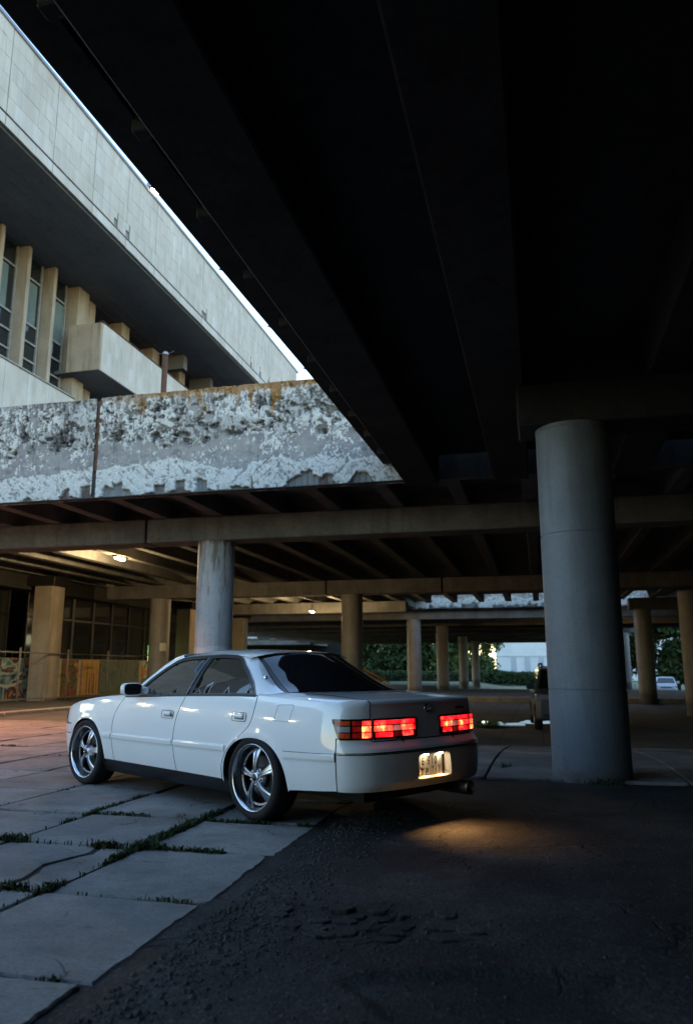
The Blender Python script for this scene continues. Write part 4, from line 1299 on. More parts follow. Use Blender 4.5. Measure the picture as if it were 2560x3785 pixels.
# ---- bonnet
hx = np.linspace(2.10, 3.545, 22); hy = np.linspace(-1, 1, 25)
P = []
for i, x in enumerate(hx):
    row = []
    for t in hy:
        yw = min(.664, bp(ux(x), float(shoulder(x)))[1]-.03)
        xx = x-.16*abs(t)**3*max(0, (x-3.0)/.55)+.05*(1-t*t)*max(0, (x-2.9)/.6)
        xx = xx + (0.14*(1-t*t) if i == 0 else 0)
        row.append((xx, yw*t, hood_z(x, yw*t)))
    P.append(row)
obj('hood', MB().grid(P), M['paint'], car, smooth=True)
nose = MB()
fb = [(u, .26) for u in np.linspace(ux(3.125), UMAX, 14)]+[(u, .575) for u in np.linspace(UMAX, ux(3.125), 14)]
fbp = fb+[]
mbf = panel_mb(fb, lambda u, v: bp(u, v), step=.04); panel_mb(fb, lambda u, v: bp(-u, v), step=.04, mb=mbf)
fbo = obj('front_bumper', mbf, M['paint'], car, smooth=True)
for sgn in (1, -1):
    rows = [[bp(sgn*u, .478, -.001), bp(sgn*u, .478, .004), bp(sgn*u, .487, .004), bp(sgn*u, .487, -.001)] for u in np.linspace(ux(3.13), UMAX, 14)]
    obj('bumper_groove', MB().grid(rows), M['trim'], fbo)
M['lens'] = plain('headlamp_lens', (0.22, 0.21, 0.24), 0.06, 0.0, 0.7, 0.5)
for sgn in (1, -1):
    hp = [(ux(3.275), .700), (ux(3.32), .585), (uy_front_ := UMAX-.28, .585), (UMAX-.25, .66)]
    obj('headlamp', panel_mb(hp, lambda u, v: bp(sgn*u, v, .006), step=.04), M['lens'], car, smooth=True)
gr = [(UMAX-.24, .59), (UMAX, .59), (UMAX, .67), (UMAX-.24, .665)]
mbg = panel_mb(gr, lambda u, v: bp(u, v, .002), step=.05); panel_mb(gr, lambda u, v: bp(-u, v, .002), step=.05, mb=mbg)
obj('grille', mbg, M['trim'], car)
M['green_tip'] = plain('green_pole_tip', (0.15, 0.6, 0.45), 0.3, emit=(0.2, 0.9, 0.65), es=0.5)
cp_ = obj('corner_pole', MB().tube([(3.32, .63, .735), (3.32, .63, .775)], .004, 6), M['trim'], car)
obj('pole_tip', MB().lathe([(0, .0), (.010, .003), (.011, .012), (.006, .022), (0, .024)], 10, 'z', (3.32, .63, .772)), M['green_tip'], cp_)

# ---- greenhouse
def gsy(x, z):
    t = (z-.93)/.34
    return .805-.17*t-.06*t*abs(t)-.02*((x-.9)/.9)**2
WF = [(1.90, .918), (1.745, 1.045), (1.604, 1.144), (1.482, 1.214), (1.40, 1.238), (1.30, 1.250), (1.186, 1.257), (.995, 1.262), (1.01, 1.10), (1.028, .920)]
WR = [(.965, .922), (.955, 1.10), (.945, 1.262), (.786, 1.266), (.60, 1.259), (.52, 1.246), (.465, 1.222), (.40, 1.180), (.298, 1.122), (.176, 1.036), (.085, .944)]
def frame_out(P, d):
    """offset polygon outward by d"""
    out = []; n = len(P)
    ar = sum(P[i][0]*P[(i+1) % n][1]-P[(i+1) % n][0]*P[i][1] for i in range(n)); s = 1 if ar > 0 else -1
    for i in range(n):
        a = np.array(P[i-1]); b = np.array(P[i]); c = np.array(P[(i+1) % n])
        d1 = (b-a)/np.linalg.norm(b-a); d2 = (c-b)/np.linalg.norm(c-b)
        nn = np.array([d1[1]+d2[1], -d1[0]-d2[0]])*s; nn /= np.linalg.norm(nn)
        k = max(.5, abs(np.dot(nn, np.array([d1[1], -d1[0]]))))
        out.append(tuple(b+nn*d/k))
    return out
for sgn in (1, -1):
    for nm, W in (('front_side_window', WF), ('rear_side_window', WR)):
        Wi = frame_out(W, -.016)
        g = obj(nm, panel_mb(Wi, lambda x, z: (x, sgn*(gsy(x, z)-.008), z), step=.08, edge=.04), M['tint'], car, smooth=True)
        fr = panel_mb(frame_out(W, .010), lambda x, z: (x, sgn*(gsy(x, z)+.001), z), holes=[frame_out(W, -.018)], step=.05)
        obj('window_frame', fr, M['trim'], g, smooth=True)
        ol = [(x, sgn*(gsy(x, z)+.004), z) for x, z in dens(frame_out(W, .012), .03)]
        obj('bright_trim', MB().tube(ol+ol[:1], .004, 5, False), M['steel'], g)
    # belt sealing strip
    rows = []
    for x in np.linspace(.02, 2.0, 24):
        zs = float(shoulder(x)); y = bp(ux(x), zs)[1]
        rows.append([(x, sgn*(y+.001), zs-.012), (x, sgn*(y+.003), zs), (x, sgn*(y-.012), zs+.006), (x, sgn*(gsy(x, zs)-.03), zs+.008)])
    obj('belt_strip', MB().grid(rows), M['trim'], car, smooth=True)
# roof: section by section from frame to frame
zrail = pchip([.33, .46, .60, .80, 1.0, 1.2, 1.32, 1.42, 1.5], [1.232, 1.252, 1.270, 1.278, 1.275, 1.269, 1.261, 1.250, 1.236])
zcen = pchip([.20, .40, .60, .80, 1.0, 1.2, 1.4, 1.6], [1.288, 1.309, 1.323, 1.331, 1.333, 1.328, 1.312, 1.28])
def roof_pt(a, s):
    """a 0 rear .. 1 front, s -1..1 across"""
    xr = .255+.13*abs(s)**2.2; xf = 1.44-.0*abs(s)+.06*(1-s*s)
    x = xr+(xf-xr)*a
    zr = float(zrail(x)); yr = gsy(x, zr)+.006
    y = yr*math.sin(s*math.pi/2)**1 if False else yr*s
    z = zr+(float(zcen(x))-zr)*(1-abs(s)**3.4)
    return (x, y, z)
sv_ = np.sign(np.linspace(-1, 1, 41))*np.abs(np.linspace(-1, 1, 41))**.75
P = np.array([[roof_pt(a, s) for s in sv_] for a in np.linspace(0, 1, 28)])
roof = obj('roof', MB().grid(P), M['paint'], car, smooth=True)
roofE = P
# C pillars: from door frame round to the screen edge
RG_L = [(-.165, .672, .958), (-.060, .640, .990), (.030, .612, 1.028), (.165, .572, 1.105), (.288, .540, 1.190), (.375, .528, 1.247)]
def lerp(a, b, t): return tuple(a[i]+(b[i]-a[i])*t for i in range(3))
def sample(P, t):
    P = [np.array(p, float) for p in P]; L = np.concatenate([[0], np.cumsum([np.linalg.norm(P[i+1]-P[i]) for i in range(len(P)-1)])]); L /= L[-1]
    return np.array([np.interp(t, L, [p[k] for p in P]) for k in range(3)])
def smooth3(P, n=10):
    Q = [np.array(p, float) for p in P]; Q = [2*Q[0]-Q[1]]+Q+[2*Q[-1]-Q[-2]]
    out = []
    for i in range(1, len(Q)-2):
        for t in np.linspace(0, 1, n, endpoint=False):
            out.append(.5*((2*Q[i])+(-Q[i-1]+Q[i+1])*t+(2*Q[i-1]-5*Q[i]+4*Q[i+1]-Q[i+2])*t*t+(-Q[i-1]+3*Q[i]-3*Q[i+1]+Q[i+2])*t**3))
    out.append(Q[-2]); return out
rgl = smooth3(RG_L)
for sgn in (1, -1):
    fe = [(x, gsy(x, z)+.001, z) for x, z in [(.055, .925), (.085-.012, .944), (.176-.012, 1.040), (.298-.010, 1.128), (.40-.008, 1.188), (.458, 1.232), (.50, 1.256), (.56, 1.272)]]
    rows = []
    for t in np.linspace(0, 1, 22):
        a = sample(fe, t); e = sample(rgl, t*.97+.03*t)
        a[1] += .0; 
        m_ = (a+e)/2
        # bulge: continue the side plane rearwards before turning into the screen
        c = np.array([e[0]*.62+a[0]*.38-.0, a[1]*.90+e[1]*.10-.012, m_[2]+.012])
        rows.append([tuple(np.array([1, sgn, 1])*((1-s)**2*a+2*s*(1-s)*c+s*s*e)) for s in np.linspace(0, 1, 12)])
    # skirt running down into the quarter
    r0 = rows[0]; low = [(p[0]-.02*k/11, p[1]+sgn*(.012), p[2]-.045) for k, p in enumerate(r0)]
    mb = MB().grid([low]+rows)
    cpl = obj('c_pillar', mb, M['paint'], car, smooth=True)
    if sgn == 1:
        bc = rows[9][7]
        obj('pillar_badge', MB().lathe([(0, .010), (.016, .009), (.020, .003), (.020, -.01)], 18, 'y', (bc[0]-.0, bc[1]-.0, bc[2])), M['chrome'], cpl, smooth=True)
    # A pillars
    fe = [(x, gsy(x, z)+.001, z) for x, z in [(1.99, .895), (1.905, .928), (1.76, 1.05), (1.615, 1.152), (1.49, 1.224), (1.40, 1.252)]]
    ws = [(2.12, .70, .915), (2.02, .675, .96), (1.84, .625, 1.085), (1.70, .585, 1.185), (1.58, .545, 1.255), (1.45, .52, 1.290)]
    rows = []
    for t in np.linspace(0, 1, 14):
        a = sample(fe, t); e = sample(ws, t); c = np.array([e[0]*.5+a[0]*.5+.02, a[1]+.0, (a[2]+e[2])/2+.022])
        rows.append([tuple(np.array([1, sgn, 1])*((1-s)**2*a+2*s*(1-s)*c+s*s*e)) for s in np.linspace(0, 1, 8)])
    obj('a_pillar', MB().grid(rows), M['paint'], car, smooth=True)
# rear screen
def screen(edge, cb, ct, name, bulge, mat, off=0.0, shrink=0.0):
    rows = []
    for t in np.linspace(0, 1, 18):
        tt = shrink+(1-2*shrink)*t
        L = sample(edge, tt)
        row = []
        for s in np.linspace(-1, 1, 25):
            s2 = s*(1-shrink*1.6)
            cx = cb[0]+(ct[0]-cb[0])*tt; cz = cb[2]+(ct[2]-cb[2])*tt
            k = abs(s2)**2.2
            x = cx+(L[0]-cx)*k; z = cz+(L[2]-cz)*k
            bl_ = bulge*math.sin(math.pi*tt)*(1-k*.6)
            row.append((x-bl_+off, L[1]*s2, z+abs(bl_)*.6+abs(off)*.5))
        rows.append(row)
    return obj(name, MB().grid(rows), M[mat], car, smooth=True)
bor = screen(rgl, (-.345, 0, .968), (.245, 0, 1.288), 'rear_screen_border', .022, 'trim', 0.0, 0.0)
rg = screen(rgl, (-.345, 0, .968), (.245, 0, 1.288), 'rear_window', .022, 'tint', -.004, .028)
ws_ = smooth3([(2.12, .70, .915), (2.02, .675, .96), (1.84, .625, 1.085), (1.70, .585, 1.185), (1.58, .545, 1.255), (1.45, .52, 1.290)])
screen(ws_, (2.30, 0, .935), (1.50, 0, 1.305), 'windscreen', -.03, 'tint', 0.0, 0.0)
obj('parcel_shelf', MB().box(-.36, 2.2, -.60, .60, .90, .935), M['void'], car)

# ---- mirrors
for sgn in (1, -1):
    rows = []
    cxm, cym, czm = 1.74, .945, .962
    for d, k in ((-.045, .90), (-.040, 1.0), (-.0, 1.03), (.03, .93), (.055, .70), (.068, .35), (.070, .02)):
        rows.append([(cxm+d, sgn*(cym+.100*k*np.sign(math.cos(t))*abs(math.cos(t))**.55), czm+.058*k*np.sign(math.sin(t))*abs(math.sin(t))**.55) for t in np.linspace(0, 2*math.pi, 33)])
    mr = obj('door_mirror', MB().grid(rows), M['paint'], car, smooth=True)
    gl = [(cxm-.038, sgn*(cym+.086*np.sign(math.cos(t))*abs(math.cos(t))**.55), czm+.048*np.sign(math.sin(t))*abs(math.sin(t))**.55) for t in np.linspace(0, 2*math.pi, 33)[:-1]]
    obj('mirror_glass', MB().add(gl, [tuple(range(32))]), M['mirror'], mr)
    hs = rows[0]; inn = gl
    obj('mirror_rim', MB().add(hs[:-1]+gl, [(i, (i+1) % 32, (i+1) % 32+32, i+32) for i in range(32)]), M['trim'], mr)
    obj('mirror_foot', MB().add([(1.71, sgn*.86, .925), (1.79, sgn*.86, .925), (1.83, sgn*.79, .915), (1.68, sgn*.79, .915), (1.72, sgn*.87, .955), (1.78, sgn*.87, .955), (1.80, sgn*.77, .985), (1.71, sgn*.77, .975)], [(0,1,2,3),(4,5,6,7),(0,1,5,4),(1,2,6,5),(2,3,7,6),(3,0,4,7)]), M['paint'], mr)

# ---- tail lamps: every chamber a lens of its own
def lampmat(name, base, emit, es, rough=.15, ribs=0):
    m, nt, b = new_mat(name)
    v = pos(nt, True)
    b.inputs['Base Color'].default_value = c4(base); b.inputs['Roughness'].default_value = rough
    b.inputs['Coat Weight'].default_value = 0.6; b.inputs['Coat Roughness'].default_value = 0.03
    if es > 0:
        n1 = noise(nt, v, 14.0, 2, 0.5)
        col = ramp(nt, n1, [(0.32, emit[0]), (0.52, emit[1]), (0.72, emit[2])])
        st = ramp(nt, n1, [(0.32, (0.30,)*3), (0.70, (1.0,)*3)])
        nt.links.new(col, b.inputs['Emission Color'])
        nt.links.new(math_(nt, 'MULTIPLY', st, es), b.inputs['Emission Strength'])
    wv = N(nt, 'TexWave', i_Scale=45.0, wave_type='BANDS', bands_direction='Z'); nt.links.new(v, wv.inputs['Vector'])
    bump(nt, b, wv.outputs['Color'], 0.5, 0.003)
    return m
RD = [(0.8, 0.004, 0.008), (1.0, 0.012, 0.018), (1.0, 0.07, 0.035)]
HOT = [(1.0, 0.012, 0.014), (1.0, 0.05, 0.022), (1.0, 0.36, 0.07)]
M['lens_lit'] = lampmat('lit_red_lens', (0.5, 0.01, 0.01), RD, 0.58)
M['lens_hot'] = lampmat('bright_brake_lens', (0.5, 0.02, 0.01), HOT, 1.2)
M['lens_dim'] = lampmat('unlit_red_lens', (0.10, 0.004, 0.004), RD, 0.02)
M['lens_amber'] = lampmat('amber_lens', (0.38, 0.055, 0.008), [(0.9, 0.08, 0.01)]*3, 0.02)
M['lens_clear'] = lampmat('clear_ribbed_lens', (0.42, 0.40, 0.42), [(1, .5, .5)]*3, 0.0, .12)
M['lens_pink'] = lampmat('pale_ribbed_lens', (0.45, 0.20, 0.20), [(1, .25, .22)]*3, 0.1, .12)
M['lamp_black'] = plain('lamp_housing', (0.006, 0.004, 0.004), 0.15, 0.0, 0.6, 0.4)
uJ = uy_rear(.604); uI = uy_rear(.138); uO = ux(-.835); uOb = ux(-.900)
Z0, Z1 = .650, .796
for sgn in (1, -1):
    tl = thing('tail_lamp', None, None, (0, 0, 0)); tl.parent = car
    bp_ = lambda u, v, o=.0045: bp(sgn*u, v, o)
    side_low = lambda v: uO+(uOb-uO)*(Z1-v)/(Z1-Z0)
    ho = rounded([(uJ+.004, Z0), (uOb, Z0), (uO, Z1), (uJ+.004, Z1)], .012)
    obj('lamp_housing', panel_mb(ho, lambda u, v: bp_(u, v), step=.025), M['lamp_black'], tl, smooth=True)
    hi = rounded([(uI, Z0), (uJ-.004, Z0), (uJ-.004, Z1), (uI, Z1)], .014)
    obj('lamp_housing', panel_mb(hi, lambda u, v: bp_(u, v), step=.03), M['lamp_black'], tl, smooth=True)
    zr = [(.664, .698), (.706, .744), (.752, .782)]
    def cell(u0, u1, r, mat, sl=False, du=.0034):
        za, zb = zr[r]
        if sl: poly = [(u0+du, za), (side_low(za)-.016, za), (side_low(zb)-.016, zb), (u0+du, zb)]
        else: poly = [(u0+du, za), (u1-du, za), (u1-du, zb), (u0+du, zb)]
        obj('lens_chamber', panel_mb(poly, lambda u, v: bp_(u, v, .0085), step=.02), M[mat], tl, smooth=True)
    wO = uO-uJ
    cA = uJ+wO*.20+.03; cB = uJ+wO*.56
    cell(uJ+.012, cA+.005, 0, 'lens_hot'); cell(uJ+.012, cA+.005, 1, 'lens_hot'); cell(uJ+.012, cA+.005, 2, 'lens_lit')
    for r in range(3): cell(cA+.008, cB-.01, r, 'lens_dim')
    cell(cB, 0, 0, 'lens_amber', True); cell(cB, 0, 1, 'lens_clear', True); cell(cB, 0, 2, 'lens_amber', True)
    wI = uJ-uI
    a0 = uI+.030
    cell(a0-.012, uJ-.012, 2, 'lens_lit')
    cell(a0-.012, a0+.006, 1, 'lens_lit')
    cell(a0+.008, a0+.150, 1, 'lens_hot'); cell(a0+.152, a0+.235, 1, 'lens_pink'); cell(a0+.237, uJ-.012, 1, 'lens_hot')
    cell(a0+.010, a0+.140, 0, 'lens_lit'); cell(a0+.142, a0+.235, 0, 'lens_dim'); cell(a0+.237, uJ-.022, 0, 'lens_lit')

# ---- exhaust
ex = MB().lathe([(.046, .30), (.052, .30), (.054, .005), (.052, 0), (.047, .004), (.046, .2), (.0, .2)], 24, 'x', (-1.165, -.40, .232))
obj('exhaust_tip', ex, M['disc'], car, smooth=True)

# ---- wheels (built round the origin, outer face towards +y)
def wheel(x, ysgn, steer, rot, detailed=True):
    R0 = .319
    w = thing('wheel', None, None, (x, ysgn*.862, R0)); w.parent = car
    w.rotation_euler = (0, 0, (0 if ysgn > 0 else math.pi)+steer)
    ty = [(.250, -.004), (.262, .004), (.285, .006), (.302, .000), (.313, -.014), (.3185, -.034), (.319, -.11), (.3185, -.19), (.313, -.212), (.300, -.222), (.27, -.226), (.246, -.218)]
    obj('tyre', MB().lathe(ty, 72, 'y'), M['rubber'], w, smooth=True)
    obj('rim_barrel', MB().lathe([(.238, -.205), (.222, -.19), (.214, -.12), (.214, -.075), (.226, -.062), (.229, -.030), (.234, -.018)], 64, 'y'), M['barrel'], w, smooth=True)
    lipp = [(.2335, -.019), (.237, -.012), (.244, -.002), (.250, .003), (.2545, .001), (.2545, -.006), (.249, -.008)]
    lipq = [(.238, -.205), (.222, -.19), (.214, -.12), (.214, -.075), (.226, -.062), (.229, -.030), (.236, -.012), (.244, -.002), (.250, .003), (.2545, .001), (.2545, -.006), (.249, -.008)]
    obj('rim_lip', MB().lathe(lipp, 72, 'y'), M['lip'], w, smooth=True)
    fl = [(.214, -.075), (.213, -.068), (.198, -.070), (.197, -.082)]
    obj('rim_flange', MB().lathe(fl, 64, 'y'), M['rim'], w, smooth=False)
    obj('brake_disc', MB().lathe([(0, -.115), (.155, -.115), (.155, -.125), (.05, -.128)], 40, 'y'), M['disc'], w)
    obj('barrel_shadow', MB().lathe([(.0, -.165), (.213, -.165), (.213, -.09)], 40, 'y'), M['void'], w)
    cal = MB()
    for k in range(6):
        pass
    # spoke: narrow at the hub, flaring to the flange, ridged down the middle
    def spoke():
        mb = MB(); rows = []
        for t in np.linspace(0, 1, 12):
            r = .030+t*.186
            hw = .0185-.003*math.sin(t*3.1)+.032*t**2.0
            y = -.030+.016*math.sin(t*math.pi)*.6-.034*t**1.5
            cv = .012*t*t
            sec = []
            for s, dy in ((-1.0, -.022), (-1.0, -.006), (-.72, .0), (-.30, -.001), (-.12, .007), (.12, .007), (.30, -.001), (.72, .0), (1.0, -.006), (1.0, -.022)):
                sec.append((s*hw+cv, y+dy, r))
            rows.append(sec)
        mb.grid(rows); return mb.mesh('spoke', True)
    sm = spoke()
    sm.set_sharp_from_angle(angle=R(30)); sm.materials.append(M['rim'])
    lug = MB().lathe([(0, .012), (.006, .012), (.0085, .008), (.0095, -.012)], 8, 'y').mesh('lug', True); lug.materials.append(M['chrome'])
    cup = MB().lathe([(.010, -.004), (.016, .0), (.019, -.002), (.019, -.02)], 14, 'y').mesh('cup', True); cup.materials.append(M['rim'])
    riv = MB().lathe([(0, .006), (.003, .006), (.0045, .003), (.0048, -.002)], 8, 'y').mesh('rivet', True); riv.materials.append(M['chrome'])
    for k in range(5):
        a = rot+k*2*math.pi/5
        o = obj('spoke', sm, None, w); o.rotation_euler = (0, a, 0)
        b = a+math.pi/5
        obj('lug_nut', lug, None, w, loc=(.057*math.sin(b), -.040, .057*math.cos(b)))
        obj('lug_cup', cup, None, w, loc=(.057*math.sin(b), -.046, .057*math.cos(b)))
        if detailed:
            for j in (-1.5, -.5, .5, 1.5):
                c = b+j*.20
                obj('rivet', riv, None, w, loc=(.2055*math.sin(c), -.069, .2055*math.cos(c)))
    obj('hub', MB().lathe([(0, -.022), (.030, -.023), (.036, -.028), (.060, -.050), (.074, -.058), (.076, -.09)], 40, 'y'), M['rim'], w, smooth=True)
    obj('centre_cap', MB().lathe([(0, -.0125), (.012, -.013), (.023, -.017), (.026, -.022), (.027, -.03)], 24, 'y'), M['trim'], w, smooth=True)
    cm = MB().add([(-.006, -.0118, .016), (.006, -.0118, .004), (.006, -.0118, -.016), (-.006, -.0118, -.004)], [(0, 1, 2, 3)])
    obj('cap_mark', cm, M['chrome'], w)
    return w
wheel(0.0, 1, 0.0, R(4)); wheel(2.73, 1, R(3), R(-12))
wheel(0.0, -1, 0.0, R(10), False); wheel(2.73, -1, R(3), R(30), False)

# ================================================================== LAMPS UNDER THE DECK AND ON THE ROOF
M['tube_lit'] = plain('lit_lamp_tube', (0.9, 0.9, 0.85), 0.3, emit=(1.0, 0.86, 0.60), es=8)
M['tube_dim'] = plain('dim_lamp_tube', (0.9, 0.9, 0.85), 0.3, emit=(1.0, 0.80, 0.50), es=0.8)
M['sodium'] = plain('assumed_orange_lens', (0.9, 0.6, 0.4), 0.3, emit=(1.0, 0.50, 0.20), es=6)  # lens of the assumed orange lamp out of view
def deck_lamp(x, y, z, label, watts, col=(1.0, 0.70, 0.34), dx=0.0, mat='tube_lit', ln=0.5):
    t = thing('deck_lamp', label, 'lamp', (x, y, z), group='lamps under the far deck')
    obj('housing', MB().bbox(x-.10, x+.10, y-ln/2-.05, y+ln/2+.05, z+.035, z+.11, .01), M['black_metal'], t)
    obj('bracket', MB().box(x-.02, x+.02, y-.02, y+.02, z+.11, 4.90), M['steel'], t)
    obj('lamp_tube', MB().tube([(x, y-ln/2, z), (x, y+ln/2, z)], .032, 10), M[mat], t, smooth=True)
    ld = bpy.data.lights.new('deck_light', 'SPOT' if mat == 'sodium' else 'POINT'); ld.energy = watts; ld.color = col; ld.shadow_soft_size = .07 if mat != 'tube_dim' else .3
    lo = bpy.data.objects.new('deck_light', ld); COL.objects.link(lo); par(lo, t)
    lo.location = (x + dx, y, z-.075)
    if mat == 'sodium': ld.spot_size = R(150); ld.spot_blend = 0.6
    return t
deck_lamp(-12.26, 21.0, 4.42, 'lit lamp tube under the deck left of the rust stained column', LAMP_W)
deck_lamp(-10.55, 36.0, 3.83, 'small bright lamp under the far deck right of the rust stained column', LAMP_W*1.1)
deck_lamp(-12.6, 13.0-.0, 4.30, 'assumed orange lamp out of view at the left end of the peeling parapet', ORANGE_W, (1.0, 0.36, 0.14), 0.0, 'sodium')  # unseen lamp, assumed and added to light the ground orange
deck_lamp(4.0, 48.5, 4.30, 'assumed lamp over the lit kerb on the right', LAMP_W*0.16, mat='tube_dim')  # lamp assumed from the warm light on the far kerb
for k in range(6):  # unseen wall lamps, assumed and added so they reflect in the car doors
    y = 1.6 + 1.35*k
    t = thing('assumed_wall_lamp', 'assumed warm wall lamp on the assumed stone wing out of view at the left', 'lamp', (-17.3, y, 2.6), group='assumed wall lamps along the assumed stone wing')
    obj('bracket', MB().box(-17.4, -17.25, y-.05, y+.05, 2.68, 2.74), M['black_metal'], t)
    obj('lens', MB().bbox(-17.36, -17.2, y-.16, y+.16, 2.57, 2.675, .02), M['tube_lit'], t)
fl = thing('floodlight', 'small floodlight shining on the roof edge of the stone building', 'lamp', (-14.2, 25.2, 19.84))
obj('yoke', MB().tube([(-14.2, 25.08, 19.84), (-14.2, 25.08, 20.0), (-14.2, 25.32, 20.0), (-14.2, 25.32, 19.84)], .015, 6), M['steel'], fl)
obj('housing', MB().bbox(-14.36, -14.14, 24.93, 25.47, 19.87, 20.23, .015), M['steel'], fl)
M['flood'] = plain('flood_lens', (1, 1, .9), .3, emit=(1.0, .93, .70), es=40)
obj('lens', MB().bbox(-14.138, -14.125, 24.97, 25.43, 19.91, 20.19, .003), M['flood'], fl)

# ================================================================== FENCE, MURALS, NOTICE
M['fence'] = rough_mat('fence_paint', (0.16, 0.15, 0.13), (0.25, 0.23, 0.20), 5, 0.6, 0.3, 0.003)
fe_ = thing('mesh_fence', 'thin wire fence on posts in front of the murals', 'fence', (-16.9, 25.7, 0))
for k in range(-3, 4):
    y = 25.72 + 2.77*k
    if y > 31: continue
    obj('post', MB().tube([(-16.9, y, 0), (-16.9, y, 1.84)], .035, 10), M['fence'], fe_, smooth=True)
obj('rail', MB().tube([(-16.9, 17.4, 1.70), (-16.9, 30.8, 1.66)], .022, 8), M['fence'], fe_, smooth=True)
obj('rail', MB().tube([(-16.9, 17.4, .14), (-16.9, 30.8, .14)], .02, 8), M['fence'], fe_, smooth=True)
wm = MB()
for k in range(40):
    y = 17.4 + 13.4*k/39; wm.box(-16.902, -16.898, y-.0025, y+.0025, .14, 1.68)
for k in range(9):
    z = .3 + .17*k; wm.box(-16.903, -16.899, 17.4, 30.8, z-.0025, z+.0025)
o = obj('wire_mesh', wm, M['fence'], fe_, fix=False); o['kind'] = 'stuff'
obj('brace', MB().tube([(-16.9, 30.8, 1.66), (-15.5, 29.3, 1.70)], .025, 8), M['fence'], fe_)

def mural_mat(name, stops, scale, seed, stretch=(1, 1, 1), dist=1.5, bg=None):
    m, nt, b = new_mat(name)
    v = pos(nt)
    mp = N(nt, 'Mapping'); mp.inputs['Location'].default_value = (seed, seed*1.7, seed*.3); mp.inputs['Scale'].default_value = stretch
    nt.links.new(v, mp.inputs['Vector'])
    n = N(nt, 'TexNoise', i_Scale=scale, i_Detail=3.0, i_Roughness=0.5, i_Distortion=dist); nt.links.new(mp.outputs[0], n.inputs['Vector'])
    r = N(nt, 'ValToRGB'); r.color_ramp.interpolation = 'LINEAR'
    e = r.color_ramp.elements
    while len(e) < len(stops): e.new(.5)
    for k, (p, c) in enumerate(stops): e[k].position = p; e[k].color = c4(c)
    nt.links.new(n.outputs['Fac'], r.inputs[0])
    f = noise(nt, v, 30, 3)
    g = ramp(nt, f, [(.3, (.8, .8, .8)), (.7, (1.1, 1.1, 1.1))])
    nt.links.new(mix(nt, 1.0, r.outputs[0], g, 'MULTIPLY'), b.inputs['Base Color'])
    b.inputs['Roughness'].default_value = .7
    return m
NAVY = (.03, .06, .10); TEAL = (.16, .30, .30); PALE = (.48, .52, .44); ORG = (.55, .17, .04); RED = (.40, .05, .03); GRN = (.10, .16, .04); YEL = (.55, .38, .08); DRK = (.07, .03, .03); CRM = (.60, .52, .38)
mur = [
 (20.6, 25.55, 'mural panel with orange leaves over dark blue waves at the left edge', [(.30, NAVY), (.40, TEAL), (.47, PALE), (.50, NAVY), (.56, DRK), (.60, ORG), (.72, YEL)], 1.3, 3.1),
 (25.62, 27.4, 'mural panel hidden by the square pillar with green and yellow patches', [(.32, GRN), (.45, YEL), (.52, CRM), (.58, GRN), (.68, DRK)], 1.5, 8.2),
 (27.46, 28.74, 'mural panel with dark red and green autumn leaves', [(.30, DRK), (.40, RED), (.47, GRN), (.55, DRK), (.60, ORG), (.70, YEL)], 1.7, 12.4),
 (28.84, 30.12, 'orange mural panel with thin dark tree trunks', [(.30, (.62, .36, .10)), (.50, (.58, .26, .06)), (.62, YEL), (.75, ORG)], 1.1, 15.5),
 (30.2, 33.6, 'dull green mural panel beside the round column', [(.32, (.05, .08, .06)), (.48, (.10, .14, .10)), (.58, (.13, .16, .12)), (.70, (.08, .06, .04))], 1.2, 21.3),
 (33.9, 36.0, 'mural panel with round green trees and an orange leaf', [(.32, TEAL), (.46, GRN), (.54, PALE), (.60, ORG), (.70, ORG)], 1.2, 27.7)]
for k, (ya, yb, lab, st, sc, sd) in enumerate(mur):
    o = obj('mural_panel', MB().box(-18.298, -18.27, ya, yb, .05, 1.50), mural_mat('mural_%d' % k, st, sc, sd))
    tag(o, lab, 'mural', 'painted panels behind the fence')
    if k == 3:
        tr = MB()
        for (yy, z1, w) in ((29.25, 1.35, .03), (29.45, .85, .05), (29.75, .95, .05), (29.62, 1.45, .02), (29.95, 1.2, .02)):
            tr.add([(-18.268, yy-w, .12), (-18.268, yy+w, .12), (-18.268, yy+w*.4, z1), (-18.268, yy-w*.4, z1)], [(0, 1, 2, 3)])
        obj('painted_trunks', tr, plain('trunk_paint', (.06, .03, .02), .8), o)
    if k in (1, 2):
        obj('painted_stripe', MB().box(-18.272, -18.264, yb-.16, yb-.02, .06, 1.49), plain('cream_paint', (.55, .47, .34), .8), o)
    if k == 0:
        wv = MB()
        pts = [(20.7+.35*i, .62+.10*math.sin(i*1.1)) for i in range(14)]
        for (a, za), (c, zc) in zip(pts[:-1], pts[1:]):
            wv.add([(-18.267, a, za-.05), (-18.267, c, zc-.05), (-18.267, c, zc+.05), (-18.267, a, za+.05)], [(0, 1, 2, 3)])
        obj('painted_wave', wv, plain('wave_paint', (.42, .46, .40), .8), o)
M['paper'] = plain('notice_paper', (.62, .58, .5), .8)
an = math.atan2(-29.2, 15.05) + .42
nx_, ny_ = math.cos(an), math.sin(an)
vs = []
for t in (-.34, -.17, 0, .17, .34):
    for z in (1.84, 2.16): vs.append((-15.05+.418*math.cos(an+t), 29.2+.418*math.sin(an+t), z))
no = obj('notice', MB().add(vs, [(2*i, 2*i+2, 2*i+3, 2*i+1) for i in range(4)]), M['paper'])
tag(no, 'small white notice pasted on the round column by the murals', 'notice')
